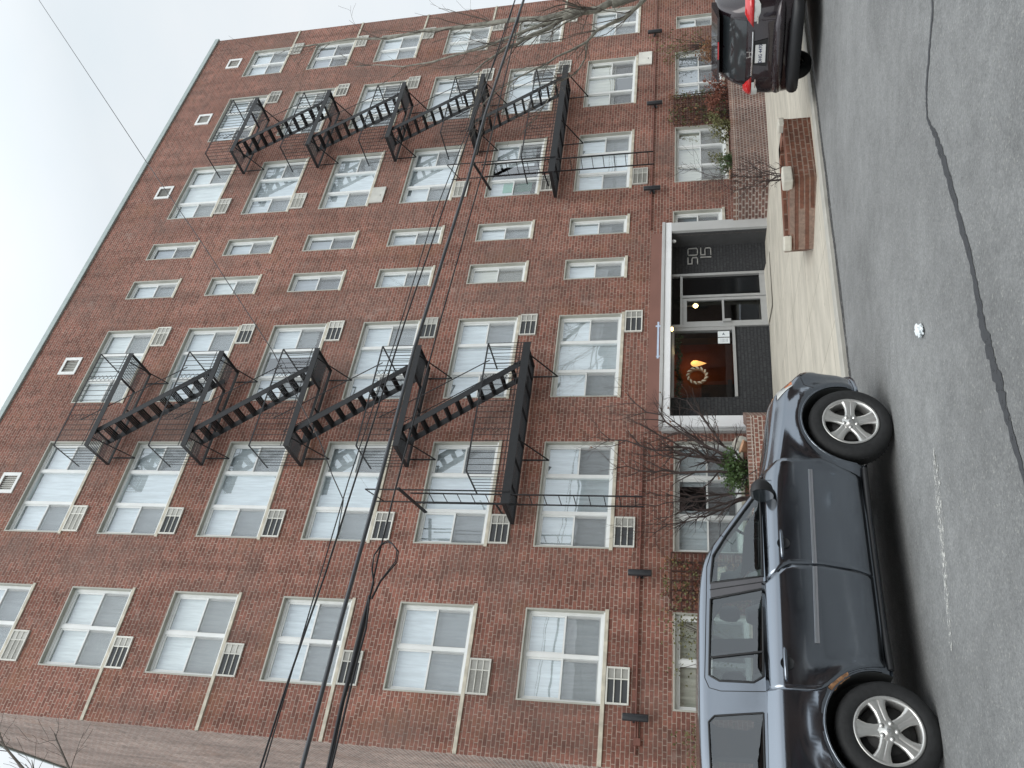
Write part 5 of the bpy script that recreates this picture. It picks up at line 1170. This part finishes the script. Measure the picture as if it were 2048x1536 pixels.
for sd in (-1, 1):
    a, b = (sd*.40, sd*.78)
    rows = []
    for z in (1.0, 1.03, 1.06, 1.09, 1.12): rows.append([(max(rearface(min(abs(y), .55), z), (abs(y)-.50)*.9 if abs(y) > .5 else 0) - .02, y, z) for y in [a+(b-a)*k/8 for k in range(9)]])
    tl_ = MB(); x0s = []
    # wraparound lamp: follows the corner from the hatch round to the flank
    path = [(.03, .36), (.015, .55), (.02, .70), (.075, .80), (.17, .855), (.30, .885), (.45, .895)]
    r_b = [(px-.012, sd*(py+.006), .995) for px, py in path]; r_m = [(px-.022+.05, sd*(py-.006), 1.06) for px, py in path]; r_t = [(px+.075, sd*(py-.045), 1.125) for px, py in path]
    r_i0 = [(px+.10, sd*(py-.09), 1.12) for px, py in path]; r_i1 = [(px+.08, sd*(py-.08), .99) for px, py in path]
    tl_.grid([r_i1, r_b, r_m, r_t, r_i0], 0, True); to = tl_.build('tail_light', MT['redlens'], rc)
    ls = MB(); p2 = [(.02, .52), (.02, .66), (.06, .77), (.14, .84)]
    ls.grid([[(px-.006, sd*(py+.004), .90 if i in (1, 2) else .95) for i, (px, py) in enumerate(p2)], [(px-.010, sd*(py+.006), .99) for px, py in p2]], 0, True); ls.build('reversing_lamp', MT['clearlens'], to)
    mb = MB(); mb.box(-.015, .05, sd*.5-.13, sd*.5+.13, .36, .40); mb.build('reflector', MT['redlens'], rc)
mb = MB(); mb.tube([(-.012, -.38, 1.0), (-.03, -.2, 1.0), (-.035, 0, 1.0), (-.03, .2, 1.0), (-.012, .38, 1.0)], .016, 8); mb.build('chrome_bar', MT['chrome'], rc)
mb = MB(); mb.tube([(.10, -.76, .58), (.0, -.68, .60), (-.05, -.4, .61), (-.06, 0, .61), (-.05, .4, .61), (.0, .68, .60), (.10, .76, .58)], [.04, .07, .085, .085, .085, .07, .04], 10); mb.build('bumper', MT['plumpaint'], rc)
mb = MB(); mb.tube([(.12, -.76, .36), (.0, -.68, .36), (-.04, -.4, .37), (-.045, 0, .37), (-.04, .4, .37), (.0, .68, .36), (.12, .76, .36)], [.07, .09, .10, .10, .10, .09, .07], 10); mb.build('lower_bumper', MT['blackplastic'], rc)
mb = MB(); mb.box(-.030, -.020, -.155, .155, .80, .955); lp = mb.build('licence_plate', MT['plate'], rc)
mtx = Matrix.Translation((-.031, 0, .875)) @ Matrix(((0, 0, -1, 0), (-1, 0, 0, 0), (0, 1, 0, 0), (0, 0, 0, 1)))
text_mesh('lettering', 'DHG 4470', .072, MT['plateink'], lp, mtx, .001, .0012)
mb = MB(); mb.prism([(-.24, .77), (.24, .77), (.20, .985), (-.20, .985)], 0, .012); mb.v = [(-.006-v[1]*0-.004*(1 if v[1] > .005 else 0), v[0], v[2]) for v in mb.v]; mb.build('plate_recess', MT['blackplastic'], rc)
mb = MB()
for y in (-.045, .045): mb.bar((-.045, y*.8, 1.005), (-.045, y*1.15, 1.085), .012, .012)
mb.bar((-.045, -.04, 1.042), (-.045, .04, 1.042), .012, .012); o = mb.build('emblem', MT['chrome'], rc); o.location = (.02, 0, 0)
mb = MB(); mb.box(-.012, -.008, .46, .62, .93, .95); mb.box(-.012, -.008, -.62, -.50, .93, .95); o = mb.build('model_badge', MT['chrome'], rc)
# crumpled paper on the road
rr = random.Random(9); bm = bmesh.new(); bmesh.ops.create_icosphere(bm, subdivisions=3, radius=1)
for v in bm.verts: 
    n_ = rr.uniform(.62, 1.1); v.co = Vector((v.co.x*.085*n_, v.co.y*.055*n_, v.co.z*.032*n_))
me = bpy.data.meshes.new('crumpled_paper'); bm.to_mesh(me); bm.free(); me.materials.append(MT['paper']); o = bpy.data.objects.new('crumpled_paper', me); COL.objects.link(o); o.location = (4.39, -9.80, road_z(4.39, -9.8)+.025); o.rotation_euler = (0, 0, .6); tag(o, 'small crumpled piece of white paper lying on the asphalt', 'litter')

# unseen cars added along the opposite kerb to darken the grey car's door reflections
for k, (cx_, lb) in enumerate(((9.6, 'unseen dark hatchback added across the street, furthest along'), (3.6, 'unseen dark hatchback added across the street, directly behind the viewpoint'), (-2.4, 'unseen dark hatchback added across the street, nearest the left tree'))):
    c_ = copy_tree(rc, None, (cx_, -18.4, road_z(cx_, -18.4))); c_.rotation_euler = (0, -.02, math.pi); c_['label'] = lb; c_['group'] = 'unseen cars added across the street'
